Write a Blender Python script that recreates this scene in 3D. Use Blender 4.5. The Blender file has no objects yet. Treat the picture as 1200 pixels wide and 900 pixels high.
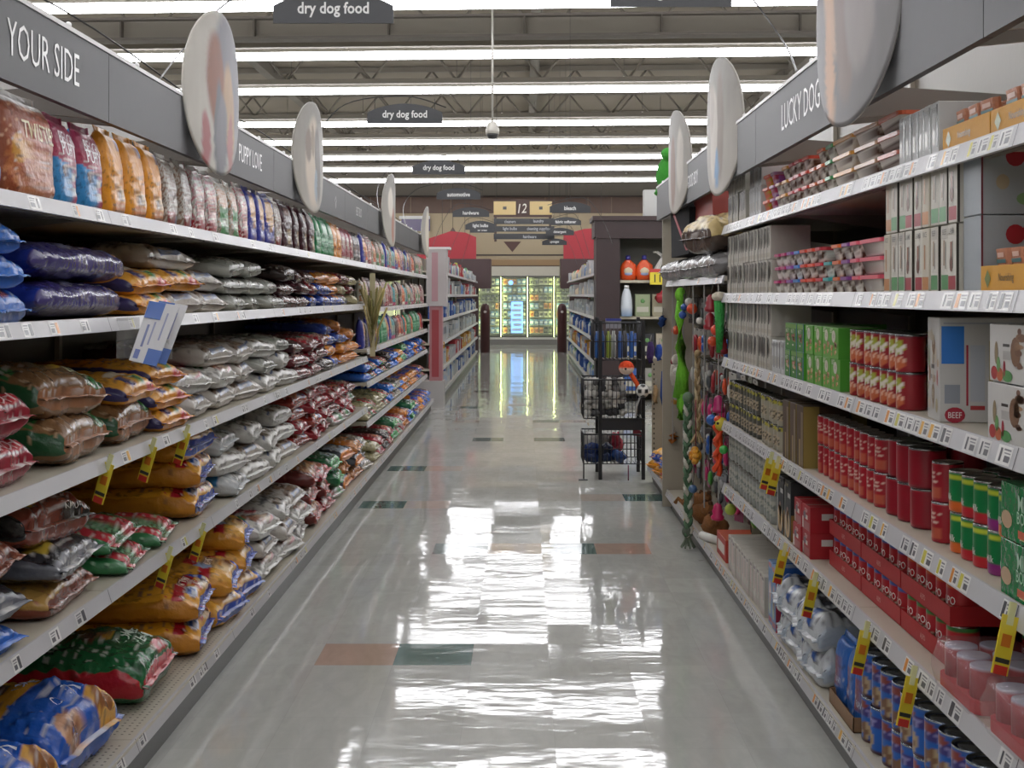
import bpy, math, random
from mathutils import Vector, Matrix, noise
S = bpy.context.scene
COL = S.collection
PI = math.pi
random.seed(7)

# ------------------------------------------------------------------ camera, world, exposure
CAMZ = 1.437
cd = bpy.data.cameras.new('camera'); cam = bpy.data.objects.new('camera', cd); COL.objects.link(cam)
cam.location = (0, 0, CAMZ); cam.rotation_euler = (PI / 2, 0, 0)
cd.sensor_width = 36; cd.lens = 45.0; cd.shift_x = -14 / 1200; cd.shift_y = -104 / 1200
cd.clip_start = 0.05; cd.clip_end = 200
S.camera = cam
w = bpy.data.worlds.new('world'); S.world = w; w.use_nodes = True
w.node_tree.nodes['Background'].inputs[0].default_value = (0.9, 0.88, 0.84, 1)
w.node_tree.nodes['Background'].inputs[1].default_value = 0.03
S.view_settings.view_transform = 'Standard'; S.view_settings.look = 'None'
S.view_settings.exposure = 0.0; S.view_settings.gamma = 1.0; S.view_settings.use_curve_mapping = False
LIGHT_E = 14.5
LIGHT_Y = [13.15, 15.93, 18.67, 22.3, 25.0, 27.8, 30.4, 33.4, 10.4, 7.6, 4.85, 2.1, -0.65, -3.4, -6.1]
LIGHT_Z = 4.4
S.cycles.use_denoising = True
S.cycles.max_bounces = 7; S.cycles.diffuse_bounces = 4; S.cycles.glossy_bounces = 3
S.cycles.transparent_max_bounces = 8; S.cycles.transmission_bounces = 4
S.cycles.sample_clamp_indirect = 6.0; S.cycles.caustics_reflective = False; S.cycles.caustics_refractive = False

# ------------------------------------------------------------------ colour and materials
def lin(c):
    if isinstance(c, str):
        c = tuple(int(c[i:i + 2], 16) for i in (0, 2, 4))
    return tuple(((x / 255) / 12.92 if x / 255 <= 0.04045 else ((x / 255 + 0.055) / 1.055) ** 2.4) for x in c[:3])

MATS = {}
def mat(name, rough=0.5, metal=0.0, coat=0.0, bump=0.0, bscale=20.0, col=None, emit=None, alpha=1.0, trans=0.0, spec=0.5, mottle=0.0, mscale=8.0):
    m = bpy.data.materials.new(name); m.use_nodes = True
    nt = m.node_tree; b = nt.nodes['Principled BSDF']
    b.inputs['Roughness'].default_value = rough; b.inputs['Metallic'].default_value = metal
    b.inputs['Coat Weight'].default_value = coat; b.inputs['Coat Roughness'].default_value = 0.15
    b.inputs['Specular IOR Level'].default_value = spec
    b.inputs['Transmission Weight'].default_value = trans
    b.inputs['Alpha'].default_value = alpha
    if col is None:
        a = nt.nodes.new('ShaderNodeAttribute'); a.attribute_name = 'Col'; src = a.outputs['Color']
    else:
        r = nt.nodes.new('ShaderNodeRGB'); r.outputs[0].default_value = (*lin(col), 1); src = r.outputs[0]
    tc = nt.nodes.new('ShaderNodeTexCoord')
    if mottle:
        n = nt.nodes.new('ShaderNodeTexNoise'); n.inputs['Scale'].default_value = mscale; n.inputs['Detail'].default_value = 4
        nt.links.new(tc.outputs['Object'], n.inputs['Vector'])
        mr = nt.nodes.new('ShaderNodeMapRange'); mr.inputs['To Min'].default_value = 1 - mottle; mr.inputs['To Max'].default_value = 1 + mottle
        nt.links.new(n.outputs['Fac'], mr.inputs['Value'])
        mx = nt.nodes.new('ShaderNodeMix'); mx.data_type = 'RGBA'; mx.blend_type = 'MULTIPLY'; mx.inputs['Factor'].default_value = 1
        nt.links.new(src, mx.inputs['A']); nt.links.new(mr.outputs['Result'], mx.inputs['B']); src = mx.outputs['Result']
    nt.links.new(src, b.inputs['Base Color'])
    if bump:
        n = nt.nodes.new('ShaderNodeTexNoise'); n.inputs['Scale'].default_value = bscale; n.inputs['Detail'].default_value = 3
        nt.links.new(tc.outputs['Object'], n.inputs['Vector'])
        bp = nt.nodes.new('ShaderNodeBump'); bp.inputs['Strength'].default_value = bump; bp.inputs['Distance'].default_value = 0.01
        nt.links.new(n.outputs['Fac'], bp.inputs['Height']); nt.links.new(bp.outputs['Normal'], b.inputs['Normal'])
    if emit:
        b.inputs['Emission Color'].default_value = (*lin(emit[0]), 1); b.inputs['Emission Strength'].default_value = emit[1]
    MATS[name] = m
    return m

mat('film', 0.25, coat=0.12, bump=0.75, bscale=26, mottle=0.12, mscale=18, spec=0.38)
mat('matfilm', 0.34, bump=0.6, bscale=24, mottle=0.08, spec=0.35)
mat('card', 0.55, bump=0.05, bscale=60, mottle=0.04)
mat('print', 0.35, coat=0.2)
mat('canlabel', 0.32, coat=0.08, spec=.4, bump=0.03, bscale=50)
mat('steel', 0.22, metal=1.0)
mat('paintmetal', 0.38, bump=0.03, bscale=40, mottle=0.05, mscale=5)
mat('plastic', 0.33, coat=0.1, bump=0.04, bscale=30)
mat('plush', 0.95, bump=0.9, bscale=120, mottle=0.15, mscale=60)
mat('rope', 0.9, bump=0.7, bscale=90, mottle=0.15, mscale=70)
mat('wood', 0.45, bump=0.08, bscale=30, mottle=0.15, mscale=7)
mat('board', 0.5, mottle=0.03, mscale=3, bump=0.02)
mat('clear', 0.08, alpha=0.22, spec=0.8)
mat('glass', 0.03, alpha=0.10, spec=0.8)
mat('tubelight', 0.5, emit=('fbfbff', LIGHT_E))
mat('freezerlight', 0.5, emit=('f0ffa8', 16.0))
mat('screen', 0.4, emit=('86b8ff', 1.6))
mat('ceiling', 0.9, mottle=0.06, mscale=1.5)

# ------------------------------------------------------------------ mesh builder
_txt = {}
def text_geo(s, bold=False):
    if (s, bold) in _txt: return _txt[(s, bold)]
    c = bpy.data.curves.new('t', 'FONT'); c.body = s; c.resolution_u = 2; c.align_x = 'CENTER'; c.align_y = 'CENTER'; c.size = 1.0; c.offset = .022 if bold else -.004 if s.isupper() and len(s) > 7 and ' ' in s else .006
    o = bpy.data.objects.new('t', c); COL.objects.link(o)
    dg = bpy.context.evaluated_depsgraph_get(); dg.update()
    me = o.evaluated_get(dg).to_mesh()
    vs = [(v.co.x, v.co.y) for v in me.vertices]; fs = [tuple(p.vertices) for p in me.polygons]
    o.evaluated_get(dg).to_mesh_clear()
    bpy.data.objects.remove(o); bpy.data.curves.remove(c)
    # centre on the ink
    if vs:
        cx = (min(v[0] for v in vs) + max(v[0] for v in vs)) / 2; cy = (min(v[1] for v in vs) + max(v[1] for v in vs)) / 2
        vs = [(a - cx, b - cy) for a, b in vs]
    _txt[(s, bold)] = (vs, fs)
    return _txt[(s, bold)]

class MB:
    def __init__(s):
        s.v = []; s.f = []; s.c = []; s.m = []; s.sm = []; s.M = None; s.mats = []
    def mi(s, name):
        if name not in s.mats: s.mats.append(name)
        return s.mats.index(name)
    def add(s, vs, fs, col, mat, smooth=False, cols=None):
        o = len(s.v); k = s.mi(mat)
        if s.M is not None: vs = [tuple(s.M @ Vector(p)) for p in vs]
        s.v += vs
        if cols is None:
            l = lin(col); s.c += [l] * len(vs)
        else: s.c += cols
        for f in fs:
            s.f.append(tuple(i + o for i in f)); s.m.append(k); s.sm.append(smooth)
        return s
    def box(s, a, b, col, mat='card'):
        x0, x1 = sorted((a[0], b[0])); y0, y1 = sorted((a[1], b[1])); z0, z1 = sorted((a[2], b[2]))
        v = [(x0, y0, z0), (x1, y0, z0), (x1, y1, z0), (x0, y1, z0), (x0, y0, z1), (x1, y0, z1), (x1, y1, z1), (x0, y1, z1)]
        return s.add(v, [(3, 2, 1, 0), (4, 5, 6, 7), (0, 1, 5, 4), (1, 2, 6, 5), (2, 3, 7, 6), (3, 0, 4, 7)], col, mat)
    def cbox(s, a, b, col, mat='card', c=0.002):
        # box with chamfered vertical and top edges
        x0, x1 = sorted((a[0], b[0])); y0, y1 = sorted((a[1], b[1])); z0, z1 = sorted((a[2], b[2]))
        def ring(i, z): return [(x0 + i + c, y0 + i, z), (x1 - i - c, y0 + i, z), (x1 - i, y0 + i + c, z), (x1 - i, y1 - i - c, z), (x1 - i - c, y1 - i, z), (x0 + i + c, y1 - i, z), (x0 + i, y1 - i - c, z), (x0 + i, y0 + i + c, z)]
        rs = [ring(c, z0), ring(0, z0 + c), ring(0, z1 - c), ring(c, z1)]
        v = sum(rs, []); f = [tuple(range(7, -1, -1)), tuple(range(24, 32))]
        for r in range(3):
            for i in range(8):
                j = (i + 1) % 8; f.append((r * 8 + i, r * 8 + j, r * 8 + 8 + j, r * 8 + 8 + i))
        return s.add(v, f, col, mat)
    def quad(s, p, col, mat='print'):
        return s.add([tuple(q) for q in p], [tuple(range(len(p)))], col, mat)
    def lathe(s, prof, n, col, mat, smooth=True, cx=0, cy=0, colf=None, sx=1, sy=1, cap=True):
        vs = []; fs = []; cs = [] if colf else None
        for k, (r, z) in enumerate(prof):
            for i in range(n):
                a = 2 * PI * i / n
                vs.append((cx + r * sx * math.cos(a), cy + r * sy * math.sin(a), z))
                if colf: cs.append(lin(colf(a, z, k)))
        for k in range(len(prof) - 1):
            for i in range(n):
                j = (i + 1) % n; fs.append((k * n + i, k * n + j, (k + 1) * n + j, (k + 1) * n + i))
        if cap:
            if prof[0][0] > 1e-5: fs.append(tuple(range(n - 1, -1, -1)))
            if prof[-1][0] > 1e-5: fs.append(tuple((len(prof) - 1) * n + i for i in range(n)))
        return s.add(vs, fs, col, mat, smooth, cs)
    def tube(s, pts, r, col, mat='plastic', n=6, rs=None, smooth=True, colf=None):
        vs = []; fs = []; cs = [] if colf else None; P = [Vector(p) for p in pts]
        up = Vector((0, 0, 1))
        for k, p in enumerate(P):
            d = (P[min(k + 1, len(P) - 1)] - P[max(k - 1, 0)]).normalized()
            u = d.cross(up)
            if u.length < 0.05: u = d.cross(Vector((0, 1, 0)))
            u.normalize(); w_ = d.cross(u)
            rr = rs[k] if rs else r
            for i in range(n):
                a = 2 * PI * i / n
                vs.append(tuple(p + u * rr * math.cos(a) + w_ * rr * math.sin(a)))
                if colf: cs.append(lin(colf(k, i)))
        for k in range(len(P) - 1):
            for i in range(n):
                j = (i + 1) % n; fs.append((k * n + j, k * n + i, (k + 1) * n + i, (k + 1) * n + j))
        fs.append(tuple(range(n))); fs.append(tuple((len(P) - 1) * n + i for i in range(n - 1, -1, -1)))
        return s.add(vs, fs, col, mat, smooth, cs)
    def ball(s, c, r, col, mat='plastic', n=12, colf=None, jit=0, seed=0):
        r = (r, r, r) if not isinstance(r, tuple) else r
        m = max(6, n // 2 + 1); vs = []; fs = []; cs = [] if colf else None
        for k in range(m + 1):
            t = PI * k / m
            for i in range(n):
                a = 2 * PI * i / n
                d = (math.sin(t) * math.cos(a), math.sin(t) * math.sin(a), -math.cos(t))
                q = 1 + (jit * noise.noise(Vector((d[0] * 2.2 + seed, d[1] * 2.2, d[2] * 2.2 - seed))) if jit else 0)
                vs.append((c[0] + r[0] * d[0] * q, c[1] + r[1] * d[1] * q, c[2] + r[2] * d[2] * q))
                if colf: cs.append(lin(colf(d)))
        for k in range(m):
            for i in range(n):
                j = (i + 1) % n; fs.append((k * n + i, k * n + j, (k + 1) * n + j, (k + 1) * n + i))
        return s.add(vs, fs, col, mat, True, cs)
    def prism(s, poly, z0, z1, col, mat='card', taper=1.0, smooth=False, c=(0, 0)):
        n = len(poly)
        vs = [(c[0] + (x - c[0]) * taper, c[1] + (y - c[1]) * taper, z0) for x, y in poly] + [(x, y, z1) for x, y in poly]
        fs = [tuple(range(n - 1, -1, -1)), tuple(range(n, 2 * n))] + [(i, (i + 1) % n, n + (i + 1) % n, n + i) for i in range(n)]
        return s.add(vs, fs, col, mat, smooth)
    def sheet(s, poly3, off, col, mat='card'):
        # polygon in space pushed along off to a real thickness
        n = len(poly3); o = Vector(off)
        vs = [tuple(p) for p in poly3] + [tuple(Vector(p) + o) for p in poly3]
        fs = [tuple(range(n - 1, -1, -1)), tuple(range(n, 2 * n))] + [(i, (i + 1) % n, n + (i + 1) % n, n + i) for i in range(n)]
        return s.add(vs, fs, col, mat)
    def text(s, t, size, o, right, up, col, mat='print', sx=1.0, f=None, bold=False):
        vs, fs = text_geo(t, bold)
        if f: q = [tuple(f(a * size * sx, b * size)) for a, b in vs]
        else:
            O = Vector(o); R = Vector(right); U = Vector(up)
            q = [tuple(O + R * a * size * sx + U * b * size) for a, b in vs]
        return s.add(q, fs, col, mat)
    def mesh(s, name):
        me = bpy.data.meshes.new(name); me.from_pydata(s.v, [], s.f)
        a = me.color_attributes.new('Col', 'FLOAT_COLOR', 'POINT')
        buf = []
        for c in s.c: buf += [c[0], c[1], c[2], 1.0]
        a.data.foreach_set('color', buf)
        me.polygons.foreach_set('material_index', s.m); me.polygons.foreach_set('use_smooth', s.sm)
        for n in s.mats: me.materials.append(MATS[n])
        me.update()
        return me

def rrect(w_, d, r, n=3, cx=0, cy=0):
    out = []
    for qx, qy, a0 in ((1, 1, 0), (-1, 1, 90), (-1, -1, 180), (1, -1, 270)):
        for k in range(n + 1):
            a = math.radians(a0 + 90 * k / n)
            out.append((cx + qx * (w_ / 2 - r) + r * math.cos(a), cy + qy * (d / 2 - r) + r * math.sin(a)))
    return out

# ------------------------------------------------------------------ objects
def tag(o, label=None, cat=None, group=None, kind=None):
    if label: o['label'] = label
    if cat: o['category'] = cat
    if group: o['group'] = group
    if kind: o['kind'] = kind
    return o
def obj(name, data, parent=None, loc=(0, 0, 0), rot=(0, 0, 0), label=None, scale=None):
    if isinstance(data, MB): data = data.mesh(name)
    o = bpy.data.objects.new(name, data); COL.objects.link(o)
    o.parent = parent; o.location = loc; o.rotation_euler = rot
    if scale: o.scale = scale
    if label: o['label'] = label
    return o
def empty(name, label, cat, loc=(0, 0, 0), rz=0, group=None):
    o = obj(name, None, None, loc, (0, 0, rz)); o.empty_display_size = 0.05
    return tag(o, label, cat, group)
def struct(name, mb, parent=None):
    o = obj(name, mb, parent)
    if parent is None: o['kind'] = 'structure'
    return o
class Kind:
    """a thing built once: main mesh plus parts, placed many times"""
    def __init__(s, name, cat, main, parts=()):
        s.name = name; s.cat = cat; s.main = main.mesh(name)
        s.parts = [(n, m.mesh(n), lb) for n, m, lb in parts]
    def at(s, loc, rot=(0, 0, 0), label=None, group=None, scale=None, parts=True):
        if not isinstance(rot, tuple): rot = (0, 0, rot)
        o = obj(s.name, s.main, None, loc, rot, None, scale)
        tag(o, label, s.cat, group)
        if parts:
            for n, m, lb in s.parts: obj(n, m, o, label=lb)
        return o
_o1 = 'first second third fourth fifth sixth seventh eighth ninth tenth eleventh twelfth thirteenth fourteenth fifteenth sixteenth seventeenth eighteenth nineteenth'.split()
_tens = ['', '', 'twenty', 'thirty', 'forty', 'fifty', 'sixty', 'seventy', 'eighty', 'ninety']
def ordn(i):
    i += 1
    if i < 20: return _o1[i - 1]
    t, u = divmod(i, 10)
    if t > 9: return 'hundred-and-' + ordn(i - 101)
    return _tens[t] + '-' + _o1[u - 1] if u else _tens[t][:-1] + 'ieth'
def LAY(k, n):
    if n == 1: return ''
    if n == 2: return ('lower', 'upper')[k]
    return ('bottom', 'middle', 'top')[k] if n == 3 else ('bottom', 'second', 'third', 'top')[min(k, 3)]
ROWN = ['front row', 'second row', 'third row', 'fourth row']

# ------------------------------------------------------------------ floor of vinyl tiles
TS = 0.305; TX0 = 0.0995; TY0 = 4.972
def build_floor():
    rnd = random.Random(3)
    i0 = int(math.floor((-14 - TX0) / TS)); i1 = int(math.ceil((14 - TX0) / TS))
    j0 = int(math.floor((-8 - TY0) / TS)); j1 = int(math.ceil((38.3 - TY0) / TS))
    G = '53706a'; T = 'b9a091'; T2 = 'bfb3a8'
    special = {(-3, 0): T, (-2, 0): G, (-2, 7): G, (-1, 7): T2, (0, 7): G, (1, 7): T, (-4, 12): G, (-3, 12): T2, (1, 13): T2, (2, 13): G,
               (-4, 18): G, (-3, 18): T2, (-2, 25): G, (0, 25): G, (-3, 31): T2, (0, 31): G, (1, 31): T2, (-3, 37): G, (0, 40): T2, (-3, 46): G, (-1, 52): G, (2, 60): T2, (-2, 70): G}
    vs = []; fs = []; cs = []; tl = []
    for j in range(j0, j1):
        for i in range(i0, i1):
            x = TX0 + i * TS; y = TY0 + j * TS; o = len(vs)
            vs += [(x, y, 0), (x + TS, y, 0), (x + TS, y + TS, 0), (x, y + TS, 0)]
            fs.append((o, o + 1, o + 2, o + 3))
            g = rnd.gauss(0, 0.022); h = special.get((i, j))
            c = lin(h) if h else tuple(q * (1 + g) for q in lin('bdbeb8'))
            t = (rnd.gauss(0, 1), rnd.gauss(0, 1), 0)
            cs += [(*c, 1.0)] * 4; tl += [t] * 4
    me = bpy.data.meshes.new('floor'); me.from_pydata(vs, [], fs)
    a = me.color_attributes.new('Col', 'FLOAT_COLOR', 'POINT'); a.data.foreach_set('color', [q for c in cs for q in c])
    b = me.attributes.new('Tilt', 'FLOAT_VECTOR', 'POINT'); b.data.foreach_set('vector', [q for c in tl for q in c])
    m = bpy.data.materials.new('vinyl_tile'); m.use_nodes = True; nt = m.node_tree; L = nt.links.new
    bs = nt.nodes['Principled BSDF']; N = nt.nodes.new
    at = N('ShaderNodeAttribute'); at.attribute_name = 'Col'
    tc = N('ShaderNodeTexCoord')
    mp = N('ShaderNodeMapping'); mp.inputs['Scale'].default_value = (9, 3.2, 1); L(tc.outputs['Object'], mp.inputs['Vector'])
    n1 = N('ShaderNodeTexNoise'); n1.inputs['Scale'].default_value = 1.6; n1.inputs['Detail'].default_value = 6; n1.inputs['Distortion'].default_value = 1.2
    L(mp.outputs[0], n1.inputs['Vector'])
    r1 = N('ShaderNodeMapRange'); r1.inputs['From Min'].default_value = .3; r1.inputs['From Max'].default_value = .7; r1.inputs['To Min'].default_value = .93; r1.inputs['To Max'].default_value = 1.05
    L(n1.outputs['Fac'], r1.inputs['Value'])
    mx = N('ShaderNodeMix'); mx.data_type = 'RGBA'; mx.blend_type = 'MULTIPLY'; mx.inputs['Factor'].default_value = 1
    L(at.outputs['Color'], mx.inputs['A']); L(r1.outputs[0], mx.inputs['B'])
    # joints
    sp = N('ShaderNodeSeparateXYZ'); L(tc.outputs['Object'], sp.inputs[0])
    js = []
    for ax, off in (('X', TX0), ('Y', TY0)):
        s1 = N('ShaderNodeMath'); s1.operation = 'SUBTRACT'; L(sp.outputs[ax], s1.inputs[0]); s1.inputs[1].default_value = off - 40 * TS
        s2 = N('ShaderNodeMath'); s2.operation = 'PINGPONG'; L(s1.outputs[0], s2.inputs[0]); s2.inputs[1].default_value = TS / 2
        s3 = N('ShaderNodeMath'); s3.operation = 'LESS_THAN'; L(s2.outputs[0], s3.inputs[0]); s3.inputs[1].default_value = 0.0011
        js.append(s3)
    mm = N('ShaderNodeMath'); mm.operation = 'MAXIMUM'; L(js[0].outputs[0], mm.inputs[0]); L(js[1].outputs[0], mm.inputs[1])
    fm = N('ShaderNodeMath'); fm.operation = 'MULTIPLY'; L(mm.outputs[0], fm.inputs[0]); fm.inputs[1].default_value = .12
    m2 = N('ShaderNodeMix'); m2.data_type = 'RGBA'; m2.blend_type = 'MIX'; L(fm.outputs[0], m2.inputs['Factor']); L(mx.outputs['Result'], m2.inputs['A']); m2.inputs['B'].default_value = (.12, .11, .09, 1)
    # scuffs
    n3 = N('ShaderNodeTexNoise'); n3.inputs['Scale'].default_value = 7; n3.inputs['Detail'].default_value = 2; L(tc.outputs['Object'], n3.inputs['Vector'])
    r3 = N('ShaderNodeMapRange'); r3.inputs['From Min'].default_value = .735; r3.inputs['From Max'].default_value = .76; L(n3.outputs['Fac'], r3.inputs['Value'])
    f3 = N('ShaderNodeMath'); f3.operation = 'MULTIPLY'; L(r3.outputs[0], f3.inputs[0]); f3.inputs[1].default_value = .35
    m3 = N('ShaderNodeMix'); m3.data_type = 'RGBA'; L(f3.outputs[0], m3.inputs['Factor']); L(m2.outputs['Result'], m3.inputs['A']); m3.inputs['B'].default_value = (.10, .09, .08, 1)
    L(m3.outputs['Result'], bs.inputs['Base Color'])
    bs.inputs['Roughness'].default_value = 0.085; bs.inputs['Specular IOR Level'].default_value = 0.52
    n4 = N('ShaderNodeTexNoise'); n4.inputs['Scale'].default_value = 2.5; n4.inputs['Detail'].default_value = 3; L(tc.outputs['Object'], n4.inputs['Vector'])
    r4 = N('ShaderNodeMapRange'); r4.inputs['To Min'].default_value = .015; r4.inputs['To Max'].default_value = .11; L(n4.outputs['Fac'], r4.inputs['Value']); L(r4.outputs[0], bs.inputs['Roughness'])
    # each tile lies at its own slight tilt, each surface is slightly wavy
    ti = N('ShaderNodeAttribute'); ti.attribute_name = 'Tilt'
    sc = N('ShaderNodeVectorMath'); sc.operation = 'SCALE'; L(ti.outputs['Vector'], sc.inputs[0]); sc.inputs['Scale'].default_value = 0.0042
    ge = N('ShaderNodeNewGeometry')
    n5 = N('ShaderNodeTexNoise'); n5.inputs['Scale'].default_value = 1.0; n5.inputs['Detail'].default_value = 2.5
    mp5 = N('ShaderNodeMapping'); mp5.inputs['Scale'].default_value = (5, 11, 1); L(tc.outputs['Object'], mp5.inputs['Vector']); L(mp5.outputs[0], n5.inputs['Vector'])
    bp = N('ShaderNodeBump'); bp.inputs['Strength'].default_value = .5; bp.inputs['Distance'].default_value = .0016; L(n5.outputs['Fac'], bp.inputs['Height'])
    ad = N('ShaderNodeVectorMath'); L(bp.outputs[0], ad.inputs[0]); L(sc.outputs[0], ad.inputs[1])
    nn = N('ShaderNodeVectorMath'); nn.operation = 'NORMALIZE'; L(ad.outputs[0], nn.inputs[0]); L(nn.outputs[0], bs.inputs['Normal'])
    MATS['vinyl_tile'] = m; me.materials.append(m)
    o = bpy.data.objects.new('floor', me); COL.objects.link(o); o['kind'] = 'structure'
build_floor()

# ------------------------------------------------------------------ building shell
ROT = -0.05                                            # the roof steel runs a touch askew to the aisle
b = MB(); b.box((-15, -9, 5.4), (15, 39, 5.5), '877e70', 'ceiling'); struct('ceiling', b)
b = MB(); b.box((-15, 38.3, 0), (15, 38.5, 2.33), 'c9bda2', 'board'); b.box((-15, 38.3, 2.33), (15, 38.5, 3.89), 'b8a788', 'board'); b.box((-15, 38.3, 3.89), (15, 38.5, 5.4), '8c857c', 'board'); struct('wall_back', b)
b = MB(); b.box((-15, 38.24, 3.89), (15, 38.3, 4.37), '5e4334', 'wood'); struct('trim_1', b)
b = MB(); b.box((-15, 38.2, 4.37), (15, 38.3, 4.41), '3a2c25', 'wood'); struct('trim_2', b)
b = MB(); b.box((-15, 38.26, 2.62), (15, 38.3, 2.66), '3b2f28', 'wood'); struct('trim_3', b)
b = MB(); b.box((-15, 38.22, 2.33), (15, 38.3, 2.50), 'a98a62', 'board'); struct('trim_4', b)
b = MB(); b.box((-15, 38.18, 2.29), (15, 38.3, 2.33), '5a4032', 'wood'); struct('trim_5', b)
for k, x in enumerate((0.62, 1.9, 2.6, 3.9, -2.2, -3.4, -4.6)):
    b = MB(); b.box((x, 38.21, 3.89), (x + .03, 38.24, 4.37), '7b624c', 'wood'); struct('trim_%d' % (6 + k), b)
b = MB(); b.box((-15.1, -9, 0), (-15, 39, 5.4), 'a39c8e', 'board'); struct('wall_left', b)
b = MB(); b.box((15, -9, 0), (15.1, 39, 5.4), 'a39c8e', 'board'); struct('wall_right', b)
b = MB(); b.box((-15, -9.1, 0), (15, -9, 5.4), 'a39c8e', 'board'); struct('wall_front', b)

def yy(Y0, x): return Y0 + ROT * x
nt_ = 20
def skew(): return Matrix.Rotation(ROT, 4, 'Z')
for k, Y in enumerate(LIGHT_Y):
    # open web steel joist just ahead of each light row
    b = MB(); b.M = Matrix.Translation((0, Y - 0.22, 0)) @ skew()
    b.box((-14, -.05, 4.50), (14, .05, 4.57), '8a847a', 'ceiling'); b.box((-14, -.05, 5.30), (14, .05, 5.38), '7a746a', 'ceiling')
    x = -14.0; s_ = 0
    if Y > 8:
        while x < 13.4:
            z0, z1 = (4.55, 5.32) if s_ else (5.32, 4.55)
            b.tube([(x, 0, z0), (x + .62, 0, z1)], .018, '7d776d', 'ceiling', 4)
            x += .62; s_ ^= 1
    struct('trim_%d' % nt_, b); nt_ += 1
b = MB(); b.M = Matrix.Translation((0, 15.05, 0)) @ skew()
b.box((-14, -.02, 4.49), (14, .02, 4.70), '8a847a', 'ceiling'); b.box((-14, -.12, 4.46), (14, .12, 4.49), '76706a', 'ceiling'); b.box((-14, -.12, 4.70), (14, .12, 4.73), '76706a', 'ceiling')
for i in range(-8, 9): b.box((i * 1.6, -.1, 4.49), (i * 1.6 + .02, -.02, 4.70), '6a645c', 'ceiling')
struct('trim_%d' % nt_, b); nt_ += 1
# beams running down the length of the store, high up
for x in (-9, -4.5, 0.1, 4.5, 9):
    b = MB(); b.box((x, -8, 5.22), (x + .16, 38.2, 5.38), '7d776d', 'ceiling'); struct('trim_%d' % nt_, b); nt_ += 1

ly = sorted(LIGHT_Y)
for k, Y in enumerate(ly):
    t = empty('strip_light', 'continuous fluorescent light row across the ceiling, %s counting from the store front' % ordn(k), 'ceiling light', (0, Y, LIGHT_Z), ROT, 'fluorescent light rows')
    b = MB(); b.box((-13.5, -.08, .075), (13.5, .08, .11), 'c9c7c0', 'paintmetal')
    obj('housing', b, t)
    b = MB()
    for i in range(11):
        x = -13.42 + i * 2.44; b.box((x, -.075, 0), (min(x + 2.425, 13.5), .075, .074), 'ffffff', 'tubelight')
    obj('tube', b, t)
    b = MB()
    for i in range(11):
        x = -13.2 + i * 2.44 + (k % 3) * .6; b.box((x, -.012, .11), (x + .03, .012, .22), 'e8e6df', 'paintmetal'); b.tube([(x + .015, 0, .2), (x + .015, 0, .9)], .004, '55514a', 'paintmetal', 4)
    obj('hanger', b, t)

# ------------------------------------------------------------------ shelving
def rail(D, z0, y0, y1, side, rnd, dens, z_up=0.004, h=0.040):
    b = MB(); zt = z0 + z_up; zb = zt - h; dt = D + .004; db = D - .009
    X = lambda d: side * d
    vs = [(X(dt), y0, zt), (X(dt), y1, zt), (X(db), y1, zb), (X(db), y0, zb), (X(dt + .006), y0, zt), (X(dt + .006), y1, zt), (X(db + .012), y1, zb), (X(db + .012), y0, zb)]
    b.add(vs, [(0, 1, 2, 3), (4, 5, 6, 7), (0, 1, 5, 4), (3, 2, 6, 7), (0, 3, 7, 4), (1, 2, 6, 5)], 'b9b8ba', 'paintmetal')
    def pt(y, t, e): # t 0 top..1 bottom
        d = dt + (db - dt) * t; return (X(d - e), y, zt + (zb - zt) * t)
    def q(ya, yb, ta, tb, col, e):
        b.quad([pt(ya, ta, e), pt(yb, ta, e), pt(yb, tb, e), pt(ya, tb, e)], col, 'print')
    y = y0 + .02
    while y < y1 - .09:
        wd = rnd.choice((.05, .065, .075))
        if rnd.random() < dens:
            q(y, y + wd, .08, .92, rnd.choice(('dcdbd8', 'e4e3e0', 'd4d3d1')), .0008)
            q(y + .006, y + wd * .55, .2, .28, '75747a', .0014); q(y + .006, y + wd * .5, .36, .42, '85848a', .0014); q(y + .006, y + wd * .45, .5, .78, '5c5b60', .0014)
            if rnd.random() < .45: q(y + wd * .62, y + wd * .92, .15, .85, rnd.choice(('d98b2f', 'e0a83a', '4b4b50', '4b4b50', 'd98b2f', 'c9c04a')), .0014)
            else: q(y + wd * .66, y + wd * .8, .2, .8, '4b4b50', .0014)
        y += wd + rnd.choice((.004, .02, .05, .11) if dens < .5 else (.004, .004, .015, .04))
    q(y1 - .004, y1, 0, 1, '57565a', .0008)
    return b
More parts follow.
